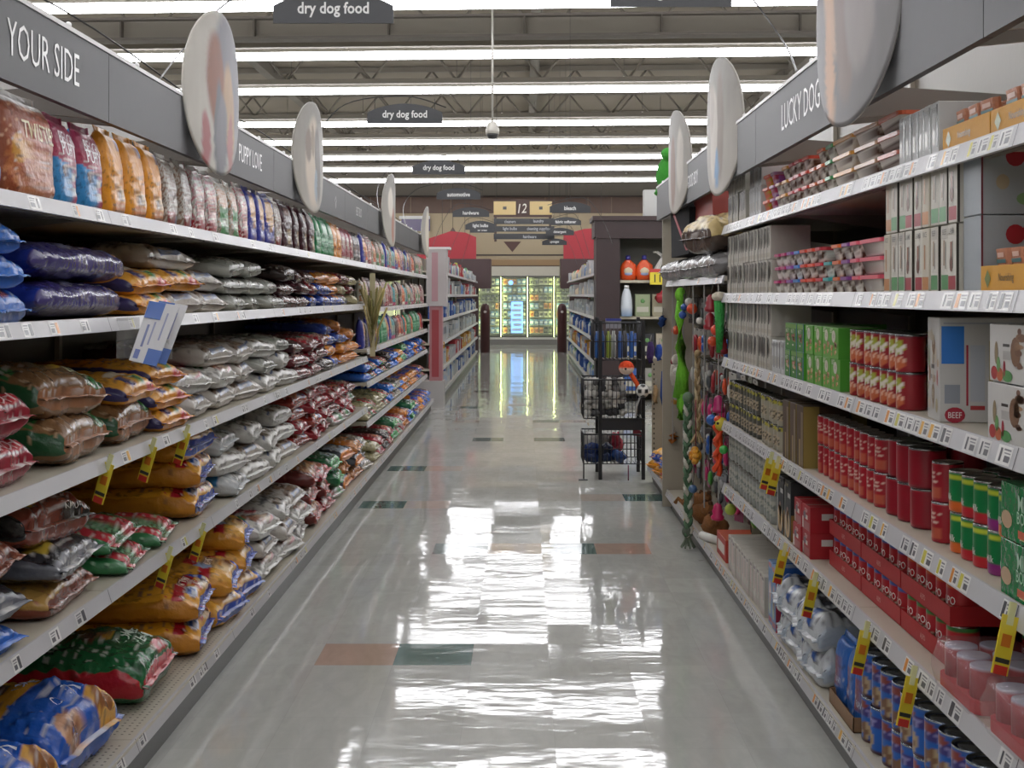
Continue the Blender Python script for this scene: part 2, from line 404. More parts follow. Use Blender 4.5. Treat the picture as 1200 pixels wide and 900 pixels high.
def gondola_section(side, y0, base, zs, xf, xb, ztop, label, xbase=None, dens=.5, name='shelving_unit', wid=1.22, railh=.04, dots=False, deckc='bdb6a6', shelf_depth=None, simple=False, group=None, holes=False, back='6e675b'):
    rnd = random.Random(int(y0 * 100) + side * 7 + 11)
    xbase = xbase or xf; y1 = y0 + wid
    t = empty(name, label, 'shelving', (0, 0, 0), 0, group)
    b = MB(); zc = (max(zs) if zs else base) - .03; b.box((side * xb, y0, .02), (side * (xb + .03), y1, zc), '453f37', 'paintmetal'); b.box((side * xb, y0, zc), (side * (xb + .03), y1, ztop), back, 'paintmetal')  # lower panel painted darker: shade behind full shelves put into its colour
    if holes:
        zz = max(zs) + .1
        while zz < ztop - .05:
            for i in range(24): b.quad([(side * (xb - .0006), y0 + .03 + i * .05, zz), (side * (xb - .0006), y0 + .036 + i * .05, zz), (side * (xb - .0006), y0 + .036 + i * .05, zz + .006), (side * (xb - .0006), y0 + .03 + i * .05, zz + .006)], '3c3832')
            zz += .05
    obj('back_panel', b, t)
    b = MB(); b.box((side * (xb - .02), y0 - .015, .02), (side * (xb - .001), y0 + .015, ztop), '9a9284', 'paintmetal'); obj('upright', b, t)
    b = MB(); b.box((side * xbase, y0 + .001, base - .03), (side * xb, y1 - .001, base), deckc, 'paintmetal')
    if dots:
        for i in range(46):
            for j in range(5):
                x_ = xbase + .03 + j * .022; y_ = y0 + .04 + i * .025; b.quad([(side * x_, y_, base + .0006), (side * (x_ + .007), y_, base + .0006), (side * (x_ + .007), y_ + .007, base + .0006), (side * x_, y_ + .007, base + .0006)], '5b554b')
    d = obj('base_deck', b, t)
    obj('price_rail', rail(xbase, base, y0, y1, side, rnd, dens, h=.04), d)
    b = MB(); b.box((side * (xbase + .035), y0, 0), (side * (xbase + .055), y1, base - .03), '34312d', 'paintmetal'); obj('kick_plate', b, t)
    for z in zs:
        dp = xf + (shelf_depth or 9); xe = min(dp, xb) if shelf_depth else xb
        b = MB(); b.box((side * (xf + .004), y0 + .002, z - .022), (side * xe, y1 - .002, z), deckc, 'paintmetal')
        if not simple:
            for yb in (y0 + .006, y1 - .012):
                b.add([(side * (xf + .05), yb, z - .022), (side * xe, yb, z - .022), (side * xe, yb, z - .09), (side * (xf + .05), yb + .006, z - .022), (side * xe, yb + .006, z - .022), (side * xe, yb + .006, z - .09)], [(0, 1, 2), (3, 5, 4), (0, 3, 4, 1), (1, 4, 5, 2), (2, 5, 3, 0)], '8b857a', 'paintmetal')
            b.box((side * (xf + .03), y0 + .01, z - .035), (side * (xf + .05), y1 - .01, z - .022), '7d776c', 'paintmetal')
        d = obj('shelf', b, t)
        obj('price_rail', rail(xf, z, y0, y1, side, rnd, dens, h=railh), d)
    return t
LZ = [.583, .968, 1.369, 1.679]; LB = .152; LX = 1.20; LBX = 1.12; LXB = 1.80
for i in range(7):
    y0 = 1.26 + 1.22 * i
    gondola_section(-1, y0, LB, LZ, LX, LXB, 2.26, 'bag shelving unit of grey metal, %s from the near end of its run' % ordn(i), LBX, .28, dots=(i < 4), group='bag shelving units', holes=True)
LZ2 = [.46, .766, 1.02, 1.335, 1.679]
for i in range(5):
    y0 = 9.80 + 1.22 * i
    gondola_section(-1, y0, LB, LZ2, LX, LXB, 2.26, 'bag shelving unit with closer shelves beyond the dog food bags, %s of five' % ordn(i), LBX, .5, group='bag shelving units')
RZ = [.535, .833, 1.138, 1.443, 1.766]; RB = .133; RX = .955; RXB = 1.50
for i in range(4):
    y0 = 1.26 + 1.22 * i
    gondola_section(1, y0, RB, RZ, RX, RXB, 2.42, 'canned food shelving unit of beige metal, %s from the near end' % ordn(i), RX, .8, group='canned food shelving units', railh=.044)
for i in range(2):
    y0 = 6.14 + 1.22 * i
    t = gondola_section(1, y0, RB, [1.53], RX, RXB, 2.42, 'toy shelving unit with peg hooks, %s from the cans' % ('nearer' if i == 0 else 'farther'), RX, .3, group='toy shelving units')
    for r in range(6):
        for c in range(6):
            y = y0 + .1 + c * .2; z = .42 + r * .2
            b = MB(); b.tube([(RXB, y, z), (RXB - .34, y, z), (RXB - .36, y, z + .02)], .003, '9a9a9c', 'steel', 5); obj('peg_hook', b, t)
# a tall flat end panel closes the toy run
b = MB(); b.box((.93, 8.585, .02), (1.53, 8.61, 2.10), 'a39b8b', 'paintmetal'); tag(obj('divider_board', b), 'tall beige metal panel closing the end of the toy shelving', 'panel')
t = gondola_section(1, 8.62, RB, [], RX, RXB, .95, 'short low shelving unit behind the wire rack with yellow bags', RX, .3, name='shelving_unit')
b = MB(); b.box((.985, 9.845, .02), (1.53, 9.87, .95), '9c9484', 'paintmetal')
for j in range(22): b.quad([(.995, 9.8445, .1 + j * .038), (1.005, 9.8445, .1 + j * .038), (1.005, 9.8445, .115 + j * .038), (.995, 9.8445, .115 + j * .038)], '3a352e')
tag(obj('divider_board', b), 'slotted beige end panel beside the wire rack', 'panel')

# ------------------------------------------------------------------ header boards above the shelves
HT = [(.0, None)]
def header(side, D, y0, y1, z0, z1, label, text=None, heart=False):
    t = empty('header_board', label, 'header board', (0, 0, 0), 0, 'grey header boards')
    b = MB(); b.box((side * D, y0 + .002, z0), (side * (D + .02), y1 - .002, z1), '353537', 'board'); obj('board', b, t)
    b = MB(); b.box((side * (D - .004), y0, z1), (side * (D + .026), y1, z1 + .012), 'c9c8c6', 'paintmetal')
    for yc in (y0 + .3, y1 - .3): b.ball((side * (D + .01), yc, z1 + .02), .009, 'efefef', 'paintmetal', 8)
    obj('edge_trim', b, t, label='bright metal top edge')
    xb = LXB if side < 0 else RXB
    for yc in (y0 + .08, y1 - .08):
        b = MB()
        b.add([(side * (D + .02), yc, z0), (side * xb, yc, z0 + .06), (side * xb, yc, z0 + .03), (side * (D + .02), yc, z0 + .10), (side * (D + .02), yc + .012, z0), (side * xb, yc + .012, z0 + .06), (side * xb, yc + .012, z0 + .03), (side * (D + .02), yc + .012, z0 + .10)],
              [(0, 1, 5, 4), (0, 4, 7, 3), (3, 7, 5, 1), (0, 3, 1), (4, 5, 7)], '77716a', 'paintmetal')
        obj('bracket', b, t)
    if text:
        s_, size, yc = text; b = MB(); R = (0, 1, 0) if side < 0 else (0, -1, 0)
        b.text(s_, size, (side * (D - .0015), yc, (z0 + z1) / 2 + .005), R, (0, 0, 1), 'd8d8d6', 'print', .78)
        obj('lettering', b, t, label='pale capital lettering')
    return t
LH = (1.936, 2.135)
hl = [(1.26, 'grey header board past the near end of the bag shelves', ('BY', .125, 2.3)), (2.48, 'grey header board above the brown treat bags reading YOUR SIDE', ('YOUR SIDE', .125, 3.21)),
      (3.70, 'blank grey header board above the orange treat bags', None), (4.92, 'grey header board beside the hair disc reading PUPPY LOVE', ('PUPPY LOVE', .11, 5.62)),
      (6.14, 'blank grey header board between the two nearest round discs', None), (7.36, 'grey header board with a faint paw emblem past the second disc', None),
      (8.58, 'grey header board with small faded lettering', ('BEST BUD', .09, 9.3)), (9.80, 'plain grey header board ahead of the third disc', None),
      (11.02, 'plain grey header board at the third disc', None), (12.24, 'plain grey header board past the third disc', None), (13.46, 'plain grey header board near the far disc', None), (14.68, 'last plain grey header board at the far disc', None)]
for y0, lb, tx in hl:
    t = header(-1, 1.20, y0, y0 + 1.22, *LH, lb, tx)
    if y0 == 7.36:
        b = MB(); c = Vector((-1.198, 8.15, 2.03))
        for dy, dz, r in ((0, -.018, .024), (-.032, .01, .011), (-.012, .026, .011), (.012, .026, .011), (.032, .01, .011)):
            b.quad([(c.x, c.y + dy + r * math.cos(a * PI / 5), c.z + dz + r * math.sin(a * PI / 5)) for a in range(10)], '9a9a9a')
        obj('emblem', b, t, label='faint paw print')
RH = (1.936, 2.150)
for y0, lb, tx in [(1.26, 'wide grey header board past the near end of the can shelves', None), (2.48, 'blank grey header board above the yellow treat trays', None),
                   (3.70, 'grey header board above the lidded treat tubs reading LUCKY DOG', ('LUCKY DOG', .13, 4.13)), (4.92, 'blank grey header board above the small white treat cartons', None),
                   (6.14, 'grey header board with small pale lettering beyond the treat shelves', ('GOOD BOY', .10, 6.75)), (7.36, 'last grey header board above the toy hooks', None)]:
    t = header(1, .89, y0, y0 + 1.22, *RH, lb, tx)
    if tx and tx[0] == 'LUCKY DOG':
        b = MB(); cx, cz = 3.80, 2.06
        b.quad([(.8885, cx - .016 * (16 * math.sin(a) ** 3) / 16, cz + .016 * (13 * math.cos(a) - 5 * math.cos(2 * a) - 2 * math.cos(3 * a) - math.cos(4 * a)) / 16) for a in [i * PI / 8 for i in range(16)]], 'd8d8d6')
        obj('emblem', b, t, label='small pale heart')

# round picture discs standing out from the header boards
def ellf(y, z, cy, cz, ry, rz, soft=.25):
    d = ((y - cy) / ry) ** 2 + ((z - cz) / rz) ** 2
    return max(0, min(1, (1 + soft - d) / (2 * soft)))
def mixc(a, b_, t): return tuple(a[i] + (b_[i] - a[i]) * t for i in range(3))
def disc(side, D, Y, z, R, rot, label, bg, blobs):
    t = empty('picture_disc', label, 'sign', (side * D, Y, z), rot, 'round picture discs')
    b = MB(); n = 56; m = 22; vs = []; cs = []; fs = []
    for k in range(m + 1):
        r = R * k / m
        for i in range(n):
            a = 2 * PI * i / n; u = r * math.cos(a) / R; v = r * math.sin(a) / R
            bow = .03 * (1 - (u * u))
            vs.append((-side * bow, r * math.cos(a), r * math.sin(a)))
            c = bg(u, v)
            for (cy, cz, ry, rz, col, tl) in blobs:
                uu = u + tl * (v - cz) + .05 * noise.noise(Vector((u * 4, v * 3, cy)))
                c = mixc(c, lin(col), ellf(uu, v, cy, cz, ry, rz))
            q = 1 + .10 * noise.noise(Vector((u * 9, v * 2.5, 3)))
            cs.append(tuple(x * q for x in c))
    for k in range(m):
        for i in range(n):
            j = (i + 1) % n; fs.append((k * n + i, k * n + j, (k + 1) * n + j, (k + 1) * n + i))
    o0 = len(vs); vs2 = [(x + side * .006, y, z_) for x, y, z_ in vs]
    fs2 = [tuple(q + o0 for q in f[::-1]) for f in fs]
    rim = [(m * n + i, m * n + (i + 1) % n, o0 + m * n + (i + 1) % n, o0 + m * n + i) for i in range(n)]
    b.add(vs + vs2, fs + fs2 + rim, 'ffffff', 'board', True, cs + [lin('c8c5bf')] * len(vs2))
    obj('panel', b, t)
    b = MB(); b.box((side * .0, -.05, -R + .02), (side * .03, .05, -R + .3), '8f8c88', 'paintmetal') if False else b.tube([(side * .035, 0, -.12), (side * .004, 0, -.16)], .012, '8f8c88', 'paintmetal', 6)
    obj('mounting_clip', b, t)
bgA = lambda u, v: mixc(lin('bdb9b0'), lin('77747a'), max(0, min(1, (u + .1) * .9)))
bgB = lambda u, v: mixc(lin('b0aaa0'), lin('8a8780'), max(0, min(1, v * .5 + .5)))
bgC = lambda u, v: lin('7a7879')
disc(-1, 1.165, 4.79, 2.19, .305, -.10, 'round disc picturing long brown hair and a blond dog, nearest above bags', bgA,
     [(.35, .3, .6, .8, '6a6870', 0), (-.12, .12, .30, .60, '8a5540', .1), (-.05, -.45, .16, .6, '66666c', 0), (.38, -.2, .26, .6, 'b08f6c', .1), (-.45, -.62, .12, .35, 'a8686a', 0), (.42, -.6, .12, .4, 'a86c68', 0), (.08, -.5, .20, .5, '77767c', 0)])
disc(-1, 1.165, 6.92, 2.18, .30, -.11, 'round pale disc with a soft cream animal picture, second above the bags', bgB,
     [(.0, -.1, .45, .8, 'cdbfae', 0), (.3, -.1, .22, .7, '6a645e', .1), (-.3, .2, .14, .3, '8a7c70', 0), (-.05, .3, .12, .3, '9a8a78', 0), (.15, -.5, .12, .3, '8e9aa6', 0)])
disc(-1, 1.15, 10.9, 2.16, .31, -.08, 'round pale disc with reddish streak, third above the bags', bgB, [(.1, -.4, .2, .5, 'a8705e', 0), (-.2, .2, .3, .4, 'd8d0c4', 0)])
disc(-1, 1.15, 14.9, 2.17, .30, -.06, 'round plain cream disc, most distant above the bags', bgB, [(0, 0, .5, .8, 'cfc6b6', 0)])
disc(1, .86, 3.32, 2.185, .31, .10, 'round grey disc picturing a smiling pale face, nearest above the cans', bgC,
     [(.30, .25, .34, .62, 'c3a288', -.15), (.42, -.45, .14, .5, 'c9a284', -.1), (.05, -.1, .2, .7, '8a7c76', -.1), (.2, .3, .05, .12, '6c564c', 0), (.4, .32, .05, .10, '6c564c', 0), (-.3, 0, .3, .6, '97908e', 0)])
disc(1, .873, 5.58, 2.17, .30, .11, 'round pale disc with brown and blue streaks above the small cartons', bgB,
     [(-.1, 0, .2, .8, '8c8074', 0), (.25, -.1, .25, .7, 'c9c2b8', 0), (.05, -.6, .1, .3, '6f93b8', 0), (.4, .3, .2, .4, 'b0a79c', 0)])
disc(1, .875, 7.2, 2.185, .29, .10, 'round pale disc with a brown patch above the toy hooks', bgB,
     [(.15, -.2, .25, .7, '8a6f62', 0), (-.4, 0, .2, .6, 'c4beb4', 0)])

# aisle signs on bowed wires
def aisle_sign(X, Y, zb, text, side, label, wd=.47, ht=.125, back_wire=True, z_hdr=2.14, D=1.2, size=None, drop=False):
    t = empty('aisle_sign', label, 'aisle sign', (X, Y, zb), 0, 'dark hanging aisle signs')
    n = 14; base = .55
    poly = [(-wd / 2, 0, 0), (wd / 2, 0, 0)] + [(wd / 2 - wd * k / n, 0, ht * (base + (1 - base) * math.sin(PI * k / n) ** .8)) for k in range(n + 1)]
    b = MB(); b.sheet(poly, (0, .008, 0), '1d1f24', 'print'); obj('board', b, t)
    b = MB(); b.text(text, size or ht * .50, (0, -.002, ht * .42), (1, 0, 0), (0, 0, 1), 'dcdcda', 'print', .86, bold=True); obj('lettering', b, t)
    b = MB(); hx = side * D - X; pts = []
    zh = z_hdr - zb
    CP = [Vector((hx, -.80, zh)), Vector((hx + side * .085, -.10, zh + .26)), Vector((hx - side * .07, .10, ht + .01 if back_wire else zh + .3)), Vector((0, .02, ht + .05)), Vector((-side * wd * .55, .0, ht * .8))] if back_wire else [Vector((hx, -.3, zh)), Vector((hx * .8, -.1, zh + .28)), Vector((hx * .45, 0, ht + .02)), Vector((0, .01, ht + .04)), Vector((-side * wd * .55, 0, ht * .7))]
    CQ = [CP[0]] + CP + [CP[-1]]
    for i in range(1, len(CQ) - 2):
        for j in range(6):
            q = j / 6; p0, p1, p2, p3 = CQ[i - 1:i + 3]
            pts.append(tuple(.5 * ((2 * p1) + (p2 - p0) * q + (2 * p0 - 5 * p1 + 4 * p2 - p3) * q * q + (3 * p1 - p0 - 3 * p2 + p3) * q ** 3)))
    pts.append(tuple(CP[-1]))
    b.tube(pts, .0035, '2e2d2c', 'plastic', 4)
    for sx in (-.4, .4): b.tube([(sx * wd, .004, ht * .6), (sx * wd, .004, ht + .03)], .002, '2e2d2c', 'plastic', 4)
    if not back_wire: b.tube([(0, .004, ht), (0, .004, 5.41 - zb)], .002, '3a3836', 'plastic', 4)
    obj('wire', b, t)
    if back_wire:
        b = MB(); pts = [(hx - (-side) * q * -.0 + side * q * .9, .004 - .55 * q - .2, (z_hdr - zb) + .45 * math.sin(q * PI / 2)) for q in [k / 8 for k in range(9)]]
        b.tube(pts, .0035, '2e2d2c', 'plastic', 4); obj('wire', b, t)
for i, (x, y, z, s_) in enumerate([(-.745, 5.0, 2.50, 'dry dog food'), (-.745, 8.0, 2.51, 'dry dog food'), (-.76, 11.4, 2.515, 'dry dog food')]):
    aisle_sign(x, y, z, s_, -1, 'dark arched aisle sign reading dry dog food, %s of three in line' % ('nearest', 'second', 'farthest')[i])
aisle_sign(-.705, 13.8, 2.47, 'automotive', -1, 'dark arched aisle sign reading automotive beyond the dog food signs')
aisle_sign(-.68, 16.4, 2.44, 'hardware', -1, 'dark arched aisle sign reading hardware', back_wire=False, z_hdr=2.05, D=1.15)
aisle_sign(-.68, 20, 2.46, 'light bulbs', -1, 'dark arched aisle sign reading light bulbs', back_wire=False, z_hdr=2.05, D=1.15, ht=.14)
aisle_sign(-.78, 24, 2.61, 'air fresh', -1, 'small dark arched sign low behind the light bulbs sign', back_wire=False, z_hdr=2.05, D=1.15)
aisle_sign(.57, 4.96, 2.555, 'dog treats', 1, 'dark aisle sign cut by the top edge beside the grey disc', D=.89, z_hdr=2.155)
aisle_sign(.53, 14.7, 2.385, 'bleach', 1, 'dark arched aisle sign reading bleach', back_wire=False, z_hdr=2.0, D=1.0)
aisle_sign(.64, 19.6, 2.51, 'fabric softener', 1, 'dark arched aisle sign reading fabric softener', back_wire=False, z_hdr=2.0, D=1.0)
aisle_sign(.60, 21.4, 2.44, 'detergent', 1, 'dark arched aisle sign reading detergent', back_wire=False, z_hdr=2.0, D=1.0)
aisle_sign(.58, 24.3, 2.39, 'sponges', 1, 'lowest dark arched sign past the detergent sign', back_wire=False, z_hdr=2.0, D=1.0)

# numbered directory sign hung over the far end of the aisle
t = empty('directory_sign', 'brown and cream hanging directory sign numbered 12 over the aisle', 'aisle sign', (-.02, 22, 2.32))
b = MB(); b.box((-.50, 0, .46), (.50, .03, .76), '4a3129', 'wood'); obj('board', b, t)
for sx in (-1, 1):
    b = MB(); b.box((sx * .12 if sx > 0 else -.50, -.012, .50), (.50 if sx > 0 else -.12, .0, .73), 'd9bd7c', 'print'); b.box((sx * .31 - .03, -.014, .59), (sx * .31 + .03, -.012, .64), '2c2622', 'print'); obj('emblem_panel', b, t, label='cream square with a dark centre mark')
b = MB(); b.text('12', .23, (0, -.014, .61), (1, 0, .05), (.15, 0, 1), 'e6e0d2', 'print', .8); obj('lettering', b, t)
for k, s_ in enumerate((('cleaners', 'laundry'), ('light bulbs', 'cleaning supplies'), ('hardware',))):
    b = MB(); z = .34 - k * .13; b.box((-.50, 0, z), (.54, .025, z + .095), '1d1f24', 'print')
    for q, w_ in enumerate(s_): b.text(w_, .075, ((-.22, .27)[q] if len(s_) > 1 else .12, -.002, z + .045), (1, 0, 0), (0, 0, 1), 'c9ccd2', 'print', .8)
    obj('slat', b, t)
b = MB(); b.sheet([(-.33, .005, .04), (-.03, .005, .04), (-.18, .005, -.14)], (0, .02, 0), '4f2f27', 'wood'); obj('pendant', b, t, label='brown triangle pointing down')
b = MB(); b.box((-.49, .03, .04), (-.45, .045, .5), '4a3129', 'wood'); b.box((.45, .03, .04), (.49, .045, .5), '4a3129', 'wood'); b.tube([(-.45, .015, .76), (-.45, .015, 2.6)], .004, '3a3632'); b.tube([(.45, .015, .76), (.45, .015, 2.6)], .004, '3a3632'); obj('hanger', b, t)

# ceiling security camera on a drop rod
t = empty('security_camera', 'small dome security camera on a drop rod from the ceiling', 'camera', (-.345, 14, 3.2))
b = MB(); b.tube([(0, 0, .12), (0, 0, 2.2)], .012, 'a9a59d', 'paintmetal', 6); obj('rod', b, t)
b = MB(); b.lathe([(.02, .14), (.05, .12), (.075, .05), (.075, .0)], 14, 'b9b5ad', 'paintmetal'); obj('housing', b, t)
b = MB(); b.lathe([(.0, -.06), (.04, -.05), (.062, -.02), (.066, 0)], 14, '2a2a2c', 'print'); obj('dome', b, t)

# tall red canopies near the back
for sx, nm, lab in ((-1, 'r', 'bright red hanging canopy panel above the far household shelves'), (1, 'l', 'bright red hanging canopy panel behind the brown endcap')):
    b = MB(); Y = 34.0
    if sx < 0: P = [(-1.27, 2.35), (-1.27, 2.98), (-1.55, 3.10), (-1.95, 3.14), (-2.9, 2.82), (-2.9, 2.35)]
    else: P = [(1.05, 2.35), (1.05, 3.05), (1.6, 3.2), (2.6, 3.26), (2.6, 2.35)]
    b.sheet([(x, Y, z) for x, z in P], (0, .05, 0), '9a1b28', 'board')
    o = tag(obj('hanging_canopy', b), lab, 'sign')
    b = MB(); cx = P[0][0] - .25 if sx < 0 else P[0][0] + .3
    for q in (-.3 if sx < 0 else .1, -.9 if sx < 0 else 1.0): b.tube([(P[0][0] + q, Y + .025, 3.0), (P[0][0] + q, Y + .025, 5.41)], .006, '3a3632')
    obj('cable', b, o)
b = MB(); b.sheet([(-2.25, 36, 2.95), (-1.75, 36, 2.95), (-2.0, 36, 3.36)], (0, .04, 0), '4a342b', 'wood'); b.tube([(-2.0, 36.02, 3.3), (-2.0, 36.02, 5.41)], .006, '3a3632'); tag(obj('hanging_pennant', b), 'dark brown triangle peeking above the red canopy', 'sign')
t = empty('wall_poster', 'purple and white poster high on the wall behind the header boards', 'poster', (-3.1, 38.15, 3.35))
b = MB(); b.box((-.55, 0, 0), (.3, .05, .36), '4b3a68', 'print'); obj('panel', b, t)
b = MB(); b.box((-.62, -.02, .36), (.3, .06, .45), 'd9d8d6', 'print'); obj('header_strip', b, t)

# ------------------------------------------------------------------ pillow bags
def make_bag(L, W, T, base, ops=(), texts=(), seed=0, res=(56, 64), stand=False, matn='film', crinkle=1.0, pf=5.0, pr=3.2, under=None, tcol='e8e4dc', droop=0.018, marks=True):
    if stand: droop = 0; crinkle = crinkle * .6; matn = 'matfilm' if matn == 'film' else matn
    nt, na = res
    N3 = lambda x, y, z: noise.noise(Vector((x, y, z)))
    def prof(t):
        if t > .5: a = (t - .5) * 2; p = pf
        else: a = (.5 - t) * 2; p = pr
        return max(0.0, 1 - a ** p) ** (1 / p) if a < 1 else 0.0, a
    def surf(t, th):
        h, a = prof(t)
        wf = 1 - .10 * a ** 5
        c, s_ = math.cos(th), math.sin(th)
        cy = math.copysign(abs(c) ** (.34 if stand else .55), c); cz = math.copysign(abs(s_) ** .72, s_)
        x = L * (t - .5) * (1 - .02 * (1 - abs(cy)) ) ; y = W / 2 * wf * cy
        bulge = 1 + .12 * math.cos(cy * PI / 2) * h
        z = T / 2 * cz * h * bulge * .90; fade = min(1, h / .4)
        d = T * .07 * crinkle * N3(x * 7 + seed, y * 8, seed * 1.7 + cz)
        rid = N3(y * 34 + seed * 3, x * 4, cz * 2) * (a ** 3) * T * .16 * crinkle
        cr = (abs(N3(x * 16 + seed, y * 14, cz + seed)) * .14 + abs(N3(x * 34 + seed, y * 30, cz + seed * 2)) * .07) * T * crinkle
        z -= droop * max(0, (t - .62) / .38) ** 2
        z += (d + rid + cr) * (1 if cz > -.2 else .4) * (.35 + .65 * max(h, .2)) * fade
        y += .012 * crinkle * N3(x * 9, seed, cz * 2) * W
        x += .010 * crinkle * N3(y * 12, cz * 2, seed) * a
        return x, y, max(z, -T / 2 * .97), cy, cz
    # arc length over the top and down the front, so print wraps round the end
    AT_, AX = [0.0], [0.0]; pv = None
    for k in range(401):
        t_ = k / 400; h_, a_ = prof(t_); q_ = (L * (t_ - .5), T / 2 * h_)
        if pv: AT_.append(t_); AX.append(AX[-1] + math.hypot(q_[0] - pv[0], q_[1] - pv[1]))
        pv = q_
    AL = AX[-1]
    def w_of(t):
        i = min(399, int(t * 400)); f = t * 400 - i; return (AX[i] + (AX[i + 1] - AX[i]) * f) / AL
    def t_of(w_):
        w_ = max(0, min(1, w_)) * AL; lo, hi_ = 0, 400
        while hi_ - lo > 1:
            m_ = (lo + hi_) // 2
            if AX[m_] < w_: lo = m_
            else: hi_ = m_
        d_ = AX[hi_] - AX[lo]; return (lo + ((w_ - AX[lo]) / d_ if d_ > 1e-9 else 0)) / 400
    ts = []
    for k in range(nt + 1):
        ts.append(t_of(k / nt))
    ts = sorted(max(0, min(1, q)) for q in ts)
    vs = []; cs = []; fs = []
    bl = lin(base); P = [(o[0],) + tuple(lin(x) if isinstance(x, str) and len(x) == 6 else x for x in o[1:]) for o in ops]
    def paint(w_, y, cz):
        c = bl
        top = cz > -.05
        for o in P:
            k = o[0]
            if k == 'band':
                if o[1] <= w_ <= o[2] : c = o[3]
            elif k == 'rect' and top:
                if o[1] <= w_ <= o[2] and o[3] <= y <= o[4]: c = o[5]
            elif k == 'ell' and top:
                if ((w_ - o[1]) / o[3]) ** 2 + ((y - o[2]) / o[4]) ** 2 < 1: c = o[5]
            elif k == 'diag' and top:
                if o[1] + o[3] * y <= w_ <= o[2] + o[3] * y: c = o[4]
            elif k == 'food' and top:
                e = ((w_ - o[1]) / o[3]) ** 2 + ((y - o[2]) / o[4]) ** 2
                if e < 1 + .3 * N3(w_ * 20, y * 8, 5):
                    q = .5 + .9 * N3(w_ * 38 + seed, y * 17, 1.3); c = mixc(o[5], o[6], max(0, min(1, q)))
            elif k == 'side':
                if abs(y) > .955 and abs(cz) < .62 and w_ < (o[2] if len(o) > 2 else 2): c = o[1]
            elif k == 'speck' and top:
                if N3(w_ * 55 * o[1], y * 24 * o[1], seed + 9) > o[2]: c = o[3]
            elif k == 'under' and not top: c = o[1]
        if top and marks and w_ > .35:      # lines of small print
            r_ = int(w_ * 62); hsh = (r_ * 7919 + int(seed * 10) * 31) % 7
            if hsh < 2 and N3(y * 15, r_ * 1.7, seed) > .12 and abs(y) < .85:
                l_ = (c[0] + c[1] + c[2]) / 3; c = mixc(c, (.62, .60, .57) if l_ < .22 else (.07, .06, .08), .62)
            elif N3(w_ * 26, y * 9, seed + 31) > .42: c = mixc(c, tuple(q * .35 for q in c), .7)
        return c
    for t in ts:
        for i in range(na):
            x, y, z, cy, cz = surf(t, 2 * PI * i / na)
            vs.append((x, y, z)); cs.append(paint(w_of(t), cy, cz))
    for k in range(nt):
        for i in range(na):
            j = (i + 1) % na; fs.append((k * na + i, k * na + j, (k + 1) * na + j, (k + 1) * na + i))
    b = MB()
    zmin = -T / 2
    up = (lambda p: (p[2] + T / 2, p[1], p[0] + L / 2)) if False else None
    M = Matrix.Translation((0, 0, -min(v[2] for v in vs)))
    if stand:  # front face looks to +X, bag length becomes height
        M = Matrix(((0, 0, 1, 0), (0, 1, 0, 0), (-1, 0, 0, L / 2), (0, 0, 0, 1)))
    b.M = M
    b.add(vs, fs, base, matn, True, cs)
    seam = MB(); seam.M = M
    for e in (1,) if not stand else (0,):
        t = 1.0 if e else 0.0; q = []; nn_ = 22; sg = 1 if e else -1
        pts = [surf(t, PI * k / nn_) for k in range(nn_ + 1)]
        ys = [p[1] * .99 for p in pts]; x0 = pts[0][0]
        A = [(p[0] - sg * .006, yv, p[2] * .5) for p, yv in zip(pts, ys)]
        B = [(p[0] + sg * (.018 if not stand else .02), yv, p[2] * .5 - .004 + .004 * N3(yv * 60, seed, 0) * 2) for p, yv in zip(pts, ys)]
        B2 = [(x, y, z - .0015) for x, y, z in B]; A2 = [(x, y, z - .0015) for x, y, z in A]
        k = len(A); seam.add(A + B + B2 + A2, [(i, i + 1, k + i + 1, k + i) for i in range(k - 1)] + [(k + i, k + i + 1, 2 * k + i + 1, 2 * k + i) for i in range(k - 1)] + [(2 * k + i, 2 * k + i + 1, 3 * k + i + 1, 3 * k + i) for i in range(k - 1)], base, matn, True, [paint(float(e), p[3], .2) for p in pts] * 4)
    def ontop(t, y):
        t = min(.999, max(.004, t)); h, a = prof(t); wf = 1 - .10 * a ** 5
        c = min(1, abs(y) / (W / 2 * wf)); th = math.acos(min(1, c ** (1 / (.34 if stand else .55))))
        if y < 0: th = PI - th
        x_, y_, z_, cy_, cz_ = surf(t, th)
        return (x_ + .002 * a ** 8, y_, z_ + .0022)
    for s_, size, w0, y0, col, *sxx in texts:
        yo = y0 * W / 2
        f = (lambda tx, ty: ontop(t_of(w0 - ty / AL), yo + tx))
        b.text(s_, size, None, None, None, col, 'print', sxx[0] if sxx else .8, f)
    return b, seam
DES = {}
def bag_kind(key, L, W, T, base, ops=(), texts=(), **kw):
    b, s_ = make_bag(L, W, T, base, ops, texts, seed=len(DES) * 3.7 + 1, **kw)
    DES[key] = Kind('dog_food_bag' if kw.get('stand') is None else 'treat_bag', 'bag', b, [('seam_flap', s_, None)])
    DES[key].T = T; DES[key].L = L; DES[key].W = W
Y_ = 'd99a2b'; YB = 'dfa23a'; W_ = 'c9c7c2'; NV = '2c3470'; BL = '2556a8'; RD = 'a51f2b'; GN = '2c6b3c'
hi = (84, 104)
